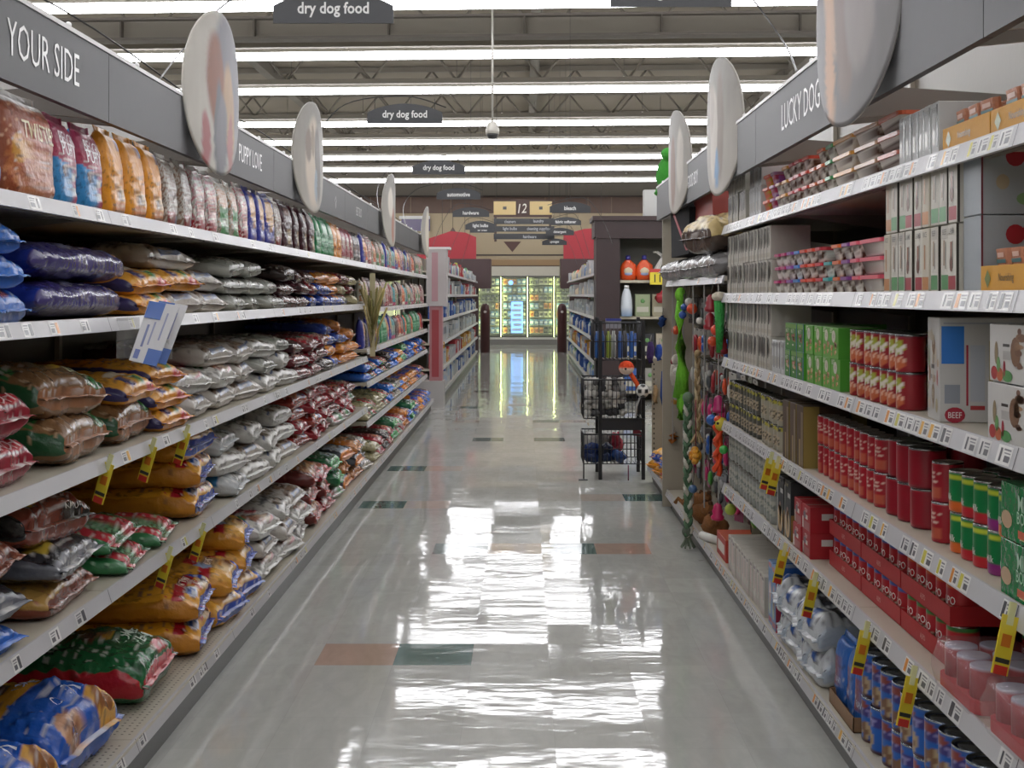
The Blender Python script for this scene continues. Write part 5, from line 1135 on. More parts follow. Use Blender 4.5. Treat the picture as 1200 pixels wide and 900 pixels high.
# top shelf
row(5, 5.55, 6.10, 'white_pouch_box', 'small white carton', .07, .16, 2, 1)
row(5, 5.25, 5.53, 'slot_grey', 'grey slotted carton', .056, .2, 2, 1)
tub_kind('tub_tall_orange', .12, .09, .0505, 'd2512c', ('c4442c', 'a8a23a', 'd86a3a'), 12); tub_kind('tub_tall_mauve', .09, .09, .0505, '9c6a90', ('8a4a9c', 'b8a0b8', 'a03050'), 13)
ye5 = tubs(5, 5.22, ['tall_orange', 'tall_mauve', 'peach', 'yellow', 'red', 'red', 'orangered', 'orange', 'orange', 'green', 'long_yellow', 'long_peach', 'long_orange'], 3, skip={(7, 2)} | {(2, 2)})
print('top tubs end', ye5)
row(5, ye5 - .33, ye5 - .01, 'slot_grey', 'pale slotted treat carton', .053, .2, 1, 1)
tray_row(5, ye5 - .03, 2.10, 'yellow_low', 'low yellow treat tray', x=1.02 + .06) if False else None
yq = ye5 - .34
tray_row(5, yq, 2.20, 'yellow_low', 'low yellow treat tray')
row(5, 2.24, yq - .20, 'yellow_oval_box', 'yellow box with blue ovals', .204, .2, 1, 1, front=RX + .125, jit=.001, rotj=.004)
for i in range(8):
    DES['pouch'].at((RX + .19 + (i % 2) * .03, yq - .32 - .095 * i, RZA[5] + .117), (0, .1, PI + .1 * (i % 3)), 'salmon pouch standing on the yellow oval boxes, %s from far end, top can shelf' % ordn(i), 'salmon pouches on the yellow boxes')
# front row trays of the second shelf: two layers of red trays with small cans
n = 0
for i in range(5):
    yc = 4.30 - .408 * (i + .5)
    for k in range(2):
        bk = .05 if i < 3 else .20
        DES['red_tray'].at((RX + .02 + .13 + bk, yc, RZA[1] + .001 + k * .1035), (0, 0, PI), 'red cardboard tray of cans, %s from far end, %s layer, second can shelf' % (ordn(i), LAY(k, 2)), 'red trays on the second can shelf')
        for j in range(5):
            for r in range(3 if k else 1):
                key = ['alpo_blue', 'alpo_blue', 'alpo_orange', 'alpo_green', 'alpo_orange'][i] if k else ['alpo_blue', 'alpo_blue', 'alpo_green', 'alpo_green', 'alpo_orange'][i]
                DES[key].at((RX + .027 + .0395 + bk + r * .0805, yc + .158 - j * .079, RZA[1] + .0045 + k * .1035), (0, 0, PI + rr.uniform(-.2, .2)), 'red can, %s in its %s, %s %s tray, second can shelf' % (ordn(j), ROWN[r], LAY(k, 2), ordn(i)), 'small red cans in red trays', parts=True)
# shrink wrapped packs pushed to the front edge
def wrap_pack(Y, z, label):
    t = empty('wrapped_pack', label, 'wrapped pack', (RX + .09, Y, z), PI)
    b = MB(); P = rrect(.20, .30, .04, 4); n = len(P); vs = []; fs = []
    for k in range(6):
        q = k / 5; s_ = 1 - .10 * abs(q - .5) * 2
        for x, y in P: vs.append((x * s_ + .008 * noise.noise(Vector((x * 14, y * 14, q * 4 + Y))), y * s_ + .006 * noise.noise(Vector((x * 12, y * 20, q * 3))), q * .104 + .006 * noise.noise(Vector((x * 20, y * 20, 1)))))
    for k in range(5):
        for i in range(n): j = (i + 1) % n; fs.append((k * n + i, k * n + j, (k + 1) * n + j, (k + 1) * n + i))
    fs += [tuple(5 * n + i for i in range(n))]
    b.add(vs, fs, 'd0a8a8', 'clear', True); obj('shrink_wrap', b, t)
    b = MB(); b.prism(rrect(.165, .255, .03, 3), .002, .030, 'b02a34', 'card'); obj('tray', b, t)
    for i in range(3):
        for j in range(2):
            b = MB(); b.lathe([(.036, .03), (.0365, .09), (.036, .098), (.033, .099), (.0, .096)], 16, 'a02430', 'canlabel', cx=.04 - j * .08, cy=(i - 1) * .082, colf=lambda a, z, k: 'a8b4c4' if k >= 2 else '98222e'); obj('can', b, t)
RZ1 = RZ[0]
wrap_pack(2.86, RZ1 + .001, 'shrink wrapped red multipack of cans at the second can shelf edge, farther one')
wrap_pack(2.54, RZ1 + .001, 'shrink wrapped red multipack of cans at the second can shelf edge, nearer one')
# jugs and loose bags on the bottom shelf
bag_kind('white_jug', .19, .17, .115, 'c3c7cb', [('rect', .62, .92, -.6, .2, '2a5296'), ('rect', .3, .55, -.7, .7, '3a3a44'), ('side', 'aeb8c4')], res=(26, 34), crinkle=1.7)
for i in range(4):
    for k in range(2): DES['white_jug'].at((RX + .112 - .012 * k, 4.83 - i * .172 + .02 * k, RB + .001 + k * .112), (0, 0, PI + .3 * (i % 2) - .1), 'white plastic bag with blue label, %s layer, %s from far end, bottom can shelf' % (LAY(k, 2), ordn(i)), 'white plastic bags on the bottom can shelf')
bag_kind('blue_small', .20, .15, .06, '2a62b0', [('rect', .3, .7, -.7, .3, '7a2c38'), ('speck', .8, .5, '6a94cc')], [('RAW', .03, .6, 0, 'c9d4e4')], res=(22, 30), stand=True)
for i in range(5):
    DES['blue_small'].at((RX + .075, 4.08 - .13 * i, RB + .0045), (0, -.05, PI + rr.uniform(-.15, .15)), 'small blue snack bag standing in the brown tray, %s of five' % ordn(i), 'small blue snack bags') if i < 3 else DES['blue_small'].at((RX + .20, 4.06 - .13 * (i - 3), RB + .0045), (0, -.05, PI), 'small blue snack bag standing in the brown tray, %s of five' % ordn(i), 'small blue snack bags')
DES['brown_tray'].at((RX + .145, 4.26, RB + .001), (0, 0, PI), 'torn brown cardboard tray beside the white plastic bags, bottom can shelf') if False else None
DES['brown_tray'].at((RX + .145, 3.96, RB + .001), (0, 0, PI), 'brown cardboard tray beside the blue cans on the bottom can shelf')
can_kind('orange_blue_can', .055, .16, '2a4f8c', lambda a, z, b: 'c06a34' if z > .72 or z < .12 else b, lid='c06a34')
DES['orange_blue_can'].at((RX + .33, 4.0, RB + .001), 0, 'blue and orange canister behind the brown cardboard tray')
DES['orange_blue_can'].at((RX + .33, 4.35, RB + .001), 0, 'blue and orange canister deeper behind the white plastic bags')
# white roll lying on the toy shelf edge
b = MB(); b.tube([(0, -.09, .022), (0, .09, .022)], .022, 'd6d4ce', 'card', 16); r_ = obj('core_end', MB().tube([(0, -.091, .022), (0, -.0895, .022)], .01, '8a857c', 'card', 10)); 
o = tag(obj('paper_roll', b, None, (.985, 6.75, RB + .001), (0, 0, .4)), 'white paper roll lying on the bottom edge of the toy shelving', 'roll'); r_.parent = o

# ------------------------------------------------------------------ toy hooks
def pack(key, w_, h, base, art, card=True):
    b = MB(); b.cbox((-.002, -w_ / 2, -h), (.002, w_ / 2, 0), base, 'print', .001)
    b.box((-.0025, -.012, -.012), (.0025, .012, -.004), '2c2a28', 'print')
    p = MB()
    for (y, z, r, c) in art: p.ball((.012, y * w_, -z * h), (.016, r * w_, r * h * .8), c, 'plastic', 10)
    DES[key] = Kind('carded_toy', 'toy', b, [('toy_insert', p, None)]); DES[key].h = h
pack('pk_red', .10, .17, 'a8a49c', [(0, .5, .36, 'a02430'), (0, .75, .25, '8a1f28')])
pack('pk_orange', .10, .16, '8f8c86', [(0, .55, .38, 'd8502a')])
pack('pk_blue', .09, .15, '6a6e74', [(-.1, .4, .28, '2a5cae'), (.1, .7, .28, '2a5cae')])
pack('pk_white', .10, .17, 'b5b2aa', [(0, .6, .35, 'c8c6c0')])
pack('pk_dark', .10, .17, '2c2a2c', [(0, .6, .3, '5a5c60'), (.2, .3, .14, 'b8b8b4')])
pack('pk_pink', .09, .16, '8a3c5c', [(0, .5, .36, 'c42c6c')])
pack('pk_green', .09, .16, '5c6a54', [(0, .5, .34, '4a9a3c')])
pack('pk_grey', .11, .18, '7f8084', [(0, .4, .3, '9c9a98'), (0, .75, .2, '4a4a4c')])
pack('pk_brown', .10, .16, '6a5244', [(0, .5, .36, '9a6a48')])
PN = dict(pk_red='red rubber toy', pk_orange='orange ball toy', pk_blue='blue double ball toy', pk_white='white toy', pk_dark='dark toy', pk_pink='pink toy', pk_green='green toy', pk_grey='grey toy', pk_brown='brown chew toy')
rt = random.Random(12); tc_ = {}
pal = {5: ['pk_dark', 'pk_white', 'pk_dark', 'pk_grey'], 4: ['pk_red', 'pk_orange', 'pk_blue', 'pk_dark', 'pk_white', 'pk_red'], 3: ['pk_grey', 'pk_dark', 'pk_orange', 'pk_white', 'pk_red'], 2: ['pk_brown', 'pk_pink', 'pk_dark', 'pk_grey', 'pk_blue'], 1: ['pk_blue', 'pk_green', 'pk_grey', 'pk_pink', 'pk_dark'], 0: ['pk_pink', 'pk_brown', 'pk_grey', 'pk_green', 'pk_dark']}
for i in range(2):
    for r in range(6):
        for c in range(6):
            y = 6.14 + 1.22 * i + .1 + c * .2; z = .42 + r * .2
            for q in range(2):
                key = rt.choice(pal[r]); n = tc_.get((r, q), 0); tc_[(r, q)] = n + 1
                DES[key].at((RXB - .335 + q * .045 - .02 - rt.uniform(0, .03), y + rt.uniform(-.012, .012), z + .002), (rt.uniform(-.1, .1), rt.uniform(-.05, .05), PI + rt.uniform(-.35, .35)), '%s on card, %s along, %s, %s hook row' % (PN[key], ordn(n), ('front', 'behind')[q], ordn(r)), 'carded toys on the peg hooks')
# toys hanging at the very front on clip strips
def strip(Y, z0, z1, X=.965):
    b = MB(); b.box((X - .002, Y - .012, z0), (X + .002, Y + .012, z1), '8f8d88', 'plastic'); b.box((X, Y - .004, z1 - .02), (1.15, Y + .004, z1 - .012), '9a9a9c', 'steel'); 
    return tag(obj('clip_strip', b), 'narrow clip strip at the toy shelf front, toys hooked on it, %s' % ordn(int(round((Y - 6.1) * 4))), 'hanging strip', 'clip strips on the toy shelving')
for Y, z0, z1 in ((6.35, .35, 1.51), (6.85, .30, 1.51), (7.30, .25, 1.51), (7.75, .5, 1.51), (8.3, .5, 1.51)): strip(Y, z0, z1)
def toy(name, lab, loc, fn, parts=(), rot=(0, 0, 0)):
    b = MB(); fn(b); o = tag(obj(name, b, None, loc, rot), lab, 'toy')
    for n, f in parts:
        q = MB(); f(q); obj(n, q, o)
    return o
# long lime floppy dog
def lime(b):
    b.tube([(0, 0, .0), (-.005, .01, -.12), (.0, .0, -.3), (.01, -.01, -.45), (.0, 0, -.60)], .03, '6fb82e', 'plush', 10, [.022, .030, .034, .040, .05])
    b.ball((0, 0, .02), (.035, .05, .045), '79c233', 'plush', 12)
toy('plush_toy', 'very long lime green floppy plush hanging at the toy shelf front', (.945, 7.72, 1.42), lime,
    [('ear', lambda q: q.tube([(0, .03, .05), (0, .06, 0), (0, .065, -.07)], .012, '62a828', 'plush', 6)), ('ear', lambda q: q.tube([(0, -.03, .05), (0, -.06, 0), (0, -.065, -.07)], .012, '62a828', 'plush', 6)),
     ('leg', lambda q: q.tube([(0, .03, -.58), (0, .05, -.66), (0, .045, -.73)], .018, '6fb82e', 'plush', 6)), ('leg', lambda q: q.tube([(0, -.03, -.58), (0, -.05, -.66), (0, -.045, -.73)], .018, '6fb82e', 'plush', 6)), ('paw', lambda q: q.ball((-.02, .05, -.44), .02, 'd8d4cc', 'plush', 8))])
# braided rope
def braid(b, L=.78, r=.014, c=('5c7a5c', 'c8c6b8', '4a6a4e'), o=(0, 0)):
    for k in range(3):
        pts = []
        for i in range(61):
            q = i / 60; a = q * L * 42 + k * 2 * PI / 3
            pts.append((o[0] + r * .9 * math.sin(a), o[1] + r * .9 * math.sin(2 * a) * .6 + .012 * math.sin(q * 5), -L * q))
        b.tube(pts, r * .75, c[k], 'rope', 6)
def tassel(q, z, o=(0, 0), n=9, c='6f7a68', l=.07):
    r = random.Random(int(z * 100))
    for i in range(n):
        a = 2 * PI * i / n; q.tube([(o[0], o[1], z), (o[0] + .02 * math.cos(a), o[1] + .02 * math.sin(a), z - l * .6), (o[0] + .04 * math.cos(a), o[1] + .04 * math.sin(a), z - l)], .005, c, 'rope', 4)
toy('rope_toy', 'thick green and white braided rope toy reaching down to the floor edge', (.925, 7.22, .86), lambda b: braid(b, .78, .017), [('knot', lambda q: q.ball((0, 0, .0), .032, '6a8266', 'rope', 10)), ('knot', lambda q: q.ball((0, 0.0, -.755), .034, '5c6658', 'rope', 10)), ('tassel', lambda q: tassel(q, -.76, l=.085))])
toy('rope_toy', 'tan braided rope toy hanging beside the green rope', (.95, 7.0, 1.12), lambda b: braid(b, .42, .011, ('a8906a', 'c4b290', '8a7450')), [('knot', lambda q: q.ball((0, 0, 0), .02, 'a8906a', 'rope', 8)), ('tassel', lambda q: tassel(q, -.42, c='b09a74'))])
toy('rope_toy', 'green plush leg shaped tug hanging beside the small white cartons', (.945, 6.18, 1.41), lambda b: b.tube([(0, 0, 0), (0, 0, -.1), (0, .005, -.25)], .022, '3c9a48', 'plush', 10, [.028, .022, .016]), [('knot', lambda q: q.ball((0, 0, .02), (.04, .045, .025), 'c8c0ae', 'rope', 10))])
# yellow petal ball
def petals(b):
    b.ball((0, 0, 0), .034, 'd8962a', 'plastic', 14)
    for i in range(8):
        a = i * PI / 4; b.ball((-.004, .034 * math.cos(a), .034 * math.sin(a)), (.02, .016, .016), 'd99a30', 'plastic', 8)
    for i in range(3): b.ball((-.024, .016 * math.cos(i * 2.1), .016 * math.sin(i * 2.1)), (.014, .012, .012), 'c07820', 'plastic', 8)
toy('ball_toy', 'orange yellow petal shaped ball toy hanging low', (.93, 6.93, .57), petals, [('cord', lambda q: q.tube([(0, 0, .04), (0, 0, .30)], .003, '7a2c3c', 'rope', 5))])
def spiral(b):
    for k in range(2):
        b.tube([(.014 * math.sin(i * .5 + k * PI), .03 * (i / 24), -.26 * i / 24 + .014 * math.cos(i * .5 + k * PI)) for i in range(25)], .013, 'dc4a22', 'plastic', 7)
toy('stick_toy', 'bright orange red twisted stick toy leaning out at the toy shelf front', (.94, 6.20, .83), spiral, rot=(0, 0, 0), parts=[('end_cap', lambda q: q.ball((0, 0, .005), .02, 'e0522a', 'plastic', 8))])
def kong(c):
    def f(b): b.lathe([(.012, -.06), (.030, -.055), (.034, -.04), (.024, -.028), (.028, -.012), (.022, 0), (.022, .012), (.012, .026), (.0, .03)], 16, c, 'plastic')
    return f
for i, (px, py, c, n, Y) in enumerate([(833, 352, '8f1f2c', 'dark red snowman shaped', 6.45), (832, 373, '9c2430', 'red snowman shaped', 6.5), (846, 401, '7a1f28', 'maroon snowman shaped', 6.2), (842, 470, 'b02a68', 'magenta snowman shaped', 6.3), (841, 596, 'c22c62', 'hot pink snowman shaped', 6.35)]):
    X = (px - 614) * Y / 1500; Z = CAMZ + (346 - py) * Y / 1500
    toy('rubber_toy', '%s rubber toy hooked at the toy shelf front' % n, (X, Y, Z), kong(c), [('cord', lambda q: q.tube([(0, 0, .03), (.02, 0, .1)], .003, '55504a', 'rope', 5))])
balls = [(811, 362, .032, 'd8502a', 'orange', 7.55), (802, 360, .022, '2a4f96', 'upper small blue', 7.6), (800, 369, .024, '2a4f96', 'lower small blue', 7.62), (808, 354, .028, 'b8b6b0', 'pale grey', 7.58), (792, 387, .030, 'd4532c', 'orange on the beige panel', 8.48), (839, 387, .028, 'd8482c', 'orange red', 6.4), (835, 400, .026, 'd0502e', 'lower orange red', 6.45),
         (845, 497, .034, 'c9b838', 'yellow smiling', 6.2), (848, 527, .022, '3fa048', 'green', 6.15), (834, 492, .028, '2a5ea8', 'blue', 6.4), (791, 470, .024, 'b8832a', 'mustard', 8.48), (856, 597, .028, 'a8b84a', 'lime', 6.12), (812, 573, .024, '4a6a90', 'slate blue', 7.1), (840, 540, .02, 'b8486a', 'rose', 6.3), (795, 402, .018, 'c8c4bc', 'small white', 8.46), (820, 376, .02, 'd8d4cc', 'little white', 7.0)]
for px, py, r, c, n, Y in balls:
    X = (px - 614) * Y / 1500; Z = CAMZ + (346 - py) * Y / 1500
    ex = [('cord', lambda q, r=r: q.tube([(0, 0, r * .9), (.01, .0, r + .10)], .0025, '55504a', 'rope', 4))]
    if n.startswith('yellow'): ex += [('eye', lambda q: q.ball((-.02, -.028, .006), .007, '1c1a18', 'print', 6)), ('eye', lambda q: q.ball((-.032, -.008, .008), .007, '1c1a18', 'print', 6))]
    toy('ball_toy', '%s ball toy hanging at the toy shelf front' % n, (X, Y, Z), lambda b, r=r, c=c: b.ball((0, 0, 0), r, c, 'plastic', 14), ex)
def sheep(b):
    b.ball((0, 0, 0), (.04, .045, .085), 'b8b2a4', 'plush', 14, jit=.25, seed=2); b.ball((0, -.005, .10), (.03, .032, .035), 'c0baac', 'plush', 12)
toy('plush_toy', 'cream plush sheep with a red bow on the beige end panel', (.985, 8.30, .92), sheep, [('leg', lambda q: q.tube([(0, .03, -.06), (0, .035, -.16)], .013, 'b0aa9c', 'plush', 6)), ('leg', lambda q: q.tube([(0, -.03, -.06), (0, -.035, -.16)], .013, 'b0aa9c', 'plush', 6)), ('arm', lambda q: q.tube([(0, -.035, .03), (0, -.075, -.01)], .012, 'b8b2a4', 'plush', 6)), ('bow', lambda q: q.ball((-.02, .025, .085), (.012, .025, .018), '8a1f28', 'plush', 8))])
def brownp(b):
    b.ball((0, 0, .06), (.07, .09, .06), '8a5a30', 'plush', 14, jit=.3, seed=4); b.ball((-.03, -.07, .10), .04, '94633a', 'plush', 12, jit=.1)
for i, (Y, n) in enumerate([(6.9, 'nearer'), (7.3, 'middle'), (7.65, 'farther')]):
    toy('plush_toy', 'brown plush animal lying on the toy shelf base, %s one' % n, (1.03, Y, RB), brownp, [('ear', lambda q: q.ball((-.03, -.095, .135), .014, '5a3a22', 'plush', 8)), ('ear', lambda q: q.ball((-.03, -.045, .135), .014, '5a3a22', 'plush', 8)), ('tail', lambda q: q.tube([(0, .08, .05), (.0, .12, .08), (0, .14, .05)], .012, '8a5a30', 'plush', 6))], rot=(0, 0, i * .5))
def redbin(Y, n, c='b0392c'):
    b = MB(); b.cbox((-.10, -.14, 0), (.10, .14, .11), c, 'card', .003); b.quad([(-.1006, -.1, .03), (-.1006, .1, .03), (-.1006, .1, .08), (-.1006, -.1, .08)], 'c8b8a8')
    o = tag(obj('toy_box', b, None, (1.08, Y, RB + .0005)), n, 'box'); q = MB(); q.box((-.10, -.14, .11), (.10, .14, .113), 'd0603c', 'print'); obj('lid', q, o)
redbin(6.36, 'low red box on the toy shelf base beside the white cartons')
# folded pet bags on the toy shelf top
bag_kind('pet_bed_cream', .50, .44, .20, '4a3a34', [('diag', .60, 1.01, .12, 'c9b37c'), ('diag', .56, .60, .12, '7fa860'), ('food', .3, 0, .3, .8, '3a4438', '6a3c34'), ('rect', .78, .86, -.3, .2, '5a4a34')], seed=None) if False else None
bag_kind('cream_round', .46, .42, .19, '50423a', [('rect', .50, .92, -1, 1, 'c4ad78'), ('food', .3, 0, .2, .9, '3a4438', '6a3c34'), ('rect', .44, .50, -1, 1, '7fa860'), ('rect', .70, .74, -.3, .3, '5a4a34')])
DES['cream_round'].at((1.09, 6.46, 1.665), (0, .10, PI + .25), 'round pet bed bag with cream band resting on grey bags')
bag_kind('grey_bed', .50, .70, .135, '7c7a7a', [('speck', .6, .45, '9a9896')], crinkle=1.6, tcol=None) if False else bag_kind('grey_bed', .50, .70, .135, '7c7a7a', [('speck', .6, .45, '9a9896')])
NAME['grey_bed'] = 'grey bag'
for i, (Y, n) in enumerate([(6.52, 'nearer'), (7.28, 'middle'), (8.08, 'farther')]): DES['grey_bed'].at((1.17, Y, 1.532), (0, 0, PI + .05 * i), 'shiny grey wrapped pet bed on the shelf above the toy hooks, %s of three' % n, 'grey wrapped pet beds')
b = MB(); P = [(0, -.42, 0), (0, .42, 0), (0, .46, .30), (0, -.10, .34), (0, -.44, .26)]
b.sheet(P, (.30, 0, 0), '17171b', 'plush'); o = tag(obj('pet_carrier_bag', b, None, (.925, 7.60, 1.672), (0, 0, 0)), 'black and red folded fabric crate above the toys', 'bag')
q = MB(); q.sheet([(-.004, -.40, .02), (-.004, -.32, .02), (-.004, .42, .30), (-.004, .36, .31)], (.002, 0, 0), '9c3038', 'card'); obj('stripe', q, o, label='dull red stripe')
b = MB(); b.sheet([(0, -.35, 0), (0, .35, 0), (0, .40, .16), (0, -.30, .18)], (.28, 0, 0), '9a3a30', 'card'); tag(obj('folded_bag', b, None, (.96, 6.85, 1.845)), 'dull red folded bag on top beyond the small white cartons', 'bag')
b = MB(); b.cbox((.955, 6.46, 1.80), (1.45, 7.18, 1.844), '1c1d22', 'card'); tag(obj('flat_box', b), 'flat dark box under the dull red folded bag', 'box')
# green toy heads and white case
def frog(b):
    b.ball((0, 0, .14), (.10, .11, .14), '3f9a34', 'plush', 16, jit=.25, seed=1)
toy('plush_toy', 'bright green plush peeking over the top end of the toy shelving', (.99, 8.6, 2.10), frog, [('eye', lambda q: q.ball((-.02, -.06, .28), .045, '46a63c', 'plush', 10)), ('eye', lambda q: q.ball((-.02, .05, .29), .045, '46a63c', 'plush', 10)), ('foot', lambda q: q.ball((-.06, -.03, .02), (.06, .05, .025), '3a8f30', 'plush', 8))])

# low unit behind: yellow food bags on the base
for i in range(5):
    K = DES['yellow_blue_edge'] if i % 2 else DES['orange_small']
    K.at((1.25, 8.84 + (i // 2) * .40, RB + .001 + (i % 2) * .087), (0, 0, PI + .1 * i), 'yellow bag lying on the low unit behind the toy shelving, %s' % ordn(i), 'yellow bags on the low unit')
bag_kind('yellow_stand', .24, .26, .10, 'cf9428', [('food', .6, 0, .22, .6, 'b03a3c', 'c9a070'), ('rect', .2, .32, -.6, .6, '4a3020'), ('ell', .75, .5, .1, .25, 'c9b03a')], [('PUPPY', .05, .26, 0, 'cfa85a')], stand=True, res=(26, 34))
for i in range(4): DES['yellow_stand'].at((1.04 + .02 * i, 8.80 + i * .27, RB + .001), (0, -.04, PI), 'yellow treat bag with red picture standing beside wire rack, %s' % ordn(i), 'yellow bags beside the wire rack')
hang = [(762, 413, 'purple', '3e2a5c', 'long purple plush sock', 9.7, .03, .16), (772, 413, 'blue', '2c4a9c', 'blue rope bundle', 9.75, .03, .12), (776, 376, 'b', '26457e', 'dark blue rubber toy', 8.56, .03, .07), (777, 455, 'b2', '2a4a90', 'lower blue rope toy', 9.75, .022, .26), (768, 462, 'tan', 'a88a64', 'tan rawhide chew', 9.78, .02, .14), (789, 513, 'or', 'c8762a', 'small orange yellow plush', 8.56, .035, .05)]
for px, py, k, c, n, Y, r, h in hang:
    X = (px - 614) * Y / 1500; Z = CAMZ + (346 - py) * Y / 1500
    toy('hanging_toy', '%s hanging behind the wire rack' % n, (X, Y, Z), lambda b, r=r, h=h, c=c: b.tube([(0, 0, h / 2), (.004, 0, h * .25), (-.004, 0, -h * .25), (.006, 0, -h / 2)], r, c, 'plush', 9, [r * .6, r, r * .9, r * .7]), [('loop', lambda q, h=h: q.tube([(0, 0, h / 2), (.01, .02, h / 2 + .05)], .003, '8a8780', 'rope', 4))])

# ------------------------------------------------------------------ black wire rack standing in the aisle
t = empty('wire_rack', 'black wire rack with three baskets standing at the aisle side', 'display rack', (.74, 10.2, 0))
XA, XBk, YA, YB = -.145, .19, -.22, .22
for x, y in ((XA, YA), (XBk, YA), (XA, YB), (XBk, YB)):
    b = MB(); b.cbox((x - .014, y - .014, 0), (x + .014, y + .014, 1.24 if y < 0 else 1.26), '17171a', 'paintmetal'); obj('post', b, t)
def basket(z0, z1, x0, x1, y0, y1, step=.03):
    b = MB()
    for z in (z0, (z0 + z1) / 2, z1): b.tube([(x0, y0, z), (x1, y0, z), (x1, y1, z), (x0, y1, z), (x0, y0, z)], .004 if z < z1 else .006, '1b1b1e', 'paintmetal', 4)
    n = int((x1 - x0) / step)
    for i in range(n + 1):
        x = x0 + (x1 - x0) * i / n
        for y in (y0, y1): b.tube([(x, y, z0), (x, y, z1)], .0025, '1b1b1e', 'paintmetal', 4)
        b.tube([(x, y0, z0), (x, y1, z0)], .0025, '1b1b1e', 'paintmetal', 4)
    n = int((y1 - y0) / step)
    for i in range(n + 1):
        y = y0 + (y1 - y0) * i / n
        for x in (x0, x1): b.tube([(x, y, z0), (x, y, z1)], .0025, '1b1b1e', 'paintmetal', 4)
    return b
obj('basket', basket(.93, 1.22, XA - .05, XBk - .01, YA + .02, YB), t); obj('basket', basket(.48, .78, XA - .13, XBk + .01, YA - .04, YB), t); obj('basket', basket(.12, .35, XA - .13, XBk, YA + .02, YB), t)
b = MB(); b.cbox((XA, YA - .008, .385), (XBk + .014, YA + .008, .475), '1e1e22', 'board'); obj('sign_panel', b, t)
b = MB(); b.tube([(XBk - .12, YA - .05, .0), (XBk - .12, YA - .05, .12)], .005, '6a2a3a', 'paintmetal', 5); b.tube([(XA - .13, YA - .02, 0), (XA - .13, YA - .02, .35)], .006, '1b1b1e', 'paintmetal', 5); b.box((XA - .17, YA - .05, 0), (XA - .10, YA + .01, .008), '2a2a2e', 'paintmetal'); obj('foot_bar', b, t)
rw = random.Random(4)
for i in range(72):
    x = .74 + XA - .09 + (i % 6) * .052 + rw.uniform(-.01, .01); y = 10.2 + YA + .01 + .07 * (i // 36) + rw.uniform(0, .02); z = .515 + ((i % 36) // 6) * .048 + rw.uniform(0, .012)
    b = MB(); c = rw.choice(['a8a6a0', 'c0beb8', '5c5b5c', 'c8c6c0', '7c7a78', 'cfcdc8', '3a3a3c']); b.ball((0, 0, 0), (rw.uniform(.028, .038), .034, rw.uniform(.024, .032)), c, 'plush', 9, jit=.5, seed=i)
    o = tag(obj('stuffed_toy', b, None, (x, y, z), (0, rw.uniform(0, 1), rw.uniform(0, 3))), 'small grey and white crumpled toy heaped in the middle basket of the wire rack', 'toy', 'crumpled toys in the middle basket')
for i in range(9):
    x = .74 + XA - .06 + (i % 3) * .10; y = 10.2 + YA + .10 + (i // 5) * .16; z = .17 + (i // 3) * .05
    b = MB(); c = ['22335c', '1c2a4c', '2c4478', '26386a', '1a2440', 'a02c38', 'b0aea8', '8f8d88', '9c2a3c'][i]; b.ball((0, 0, 0), (.075, .075, .045), c, 'film', 14, jit=.5, seed=i + 40)
    tag(obj('stuffed_toy', b, None, (x, y, z), (.2 * i, .3, i)), '%s lumpy wrapped toy in the lowest basket of the wire rack, %s' % ('pale' if i in (6, 7) else 'red' if i in (5, 8) else 'navy blue', ordn(i)), 'toy', 'wrapped toys in the lowest basket')
b = MB(); b.sheet([(0, 0, 0), (.10, .01, -.01), (.0, 0, .10)], (0, .02, 0), '8a3040', 'card'); tag(obj('folded_pennant', b, None, (.86, 10.1, .33)), 'dull red pointed flap sticking up from the lowest basket', 'toy')
# top basket items
for i in range(7):
    b = MB(); c = ['2c5c9c', '1f4478', '8c9a3c', 'b8b8b4', '30508c', '4a4a50', '2a5aa0'][i]; x = .74 + XA - .02 + .045 * i; y = 10.2 + YA + .07 + (i % 2) * .10
    b.lathe([(.018, 0), (.02, .01), (.02, .17), (.012, .19), (.012, .21)], 12, c, 'plastic', colf=lambda a, z, k, c=c: 'c8c8c4' if .06 < z < .13 else c)
    tag(obj('small_bottle', b, None, (x, y, .945)), 'small bottle standing in the top rack basket, %s across' % ordn(i), 'bottle', 'small bottles in the top basket')
b = MB(); b.cbox((-.06, -.05, 0), (.06, .05, .08), '7c7a80', 'card'); b.box((-.061, -.051, .06), (.061, .051, .08), '2c3580', 'card'); tag(obj('carton', b, None, (.74 - .02, 10.2 + .12, 1.17)), 'grey carton with navy top in the top rack basket', 'box')
# soccer ball
ph = (1 + 5 ** .5) / 2; V12 = [Vector(v).normalized() for v in [(0, 1, ph), (0, 1, -ph), (0, -1, ph), (0, -1, -ph), (1, ph, 0), (1, -ph, 0), (-1, ph, 0), (-1, -ph, 0), (ph, 0, 1), (ph, 0, -1), (-ph, 0, 1), (-ph, 0, -1)]]
b = MB(); b.ball((0, 0, 0), .052, 'c8c6c0', 'plastic', 40, colf=lambda d: '1c1c1e' if max(Vector(d).dot(v) for v in V12) > .935 else 'c8c6c0')
o = tag(obj('soccer_ball', b, None, ((753 - 614) * 9.75 / 1500, 9.75, CAMZ + (346 - 458) * 9.75 / 1500)), 'small black and white soccer ball toy hanging beside the wire rack', 'toy')
q = MB(); q.tube([(0, 0, .05), (.02, .03, .16)], .004, '3a3836', 'rope', 5); obj('cord', q, o)
q = MB(); q.tube([(-.02, 0, -.05), (-.045, 0, -.12), (-.05, 0, -.19)], .008, '9a9a98', 'rope', 6); obj('tail_rope', q, o)
def pump(b):
    b.ball((0, 0, 0), (.06, .06, .055), 'd8481f', 'plush', 16, colf=lambda d: 'd8481f' if d[2] > -.1 or d[1] > 0 else 'd8c4b4')
X = (734 - 614) * 9.8 / 1500
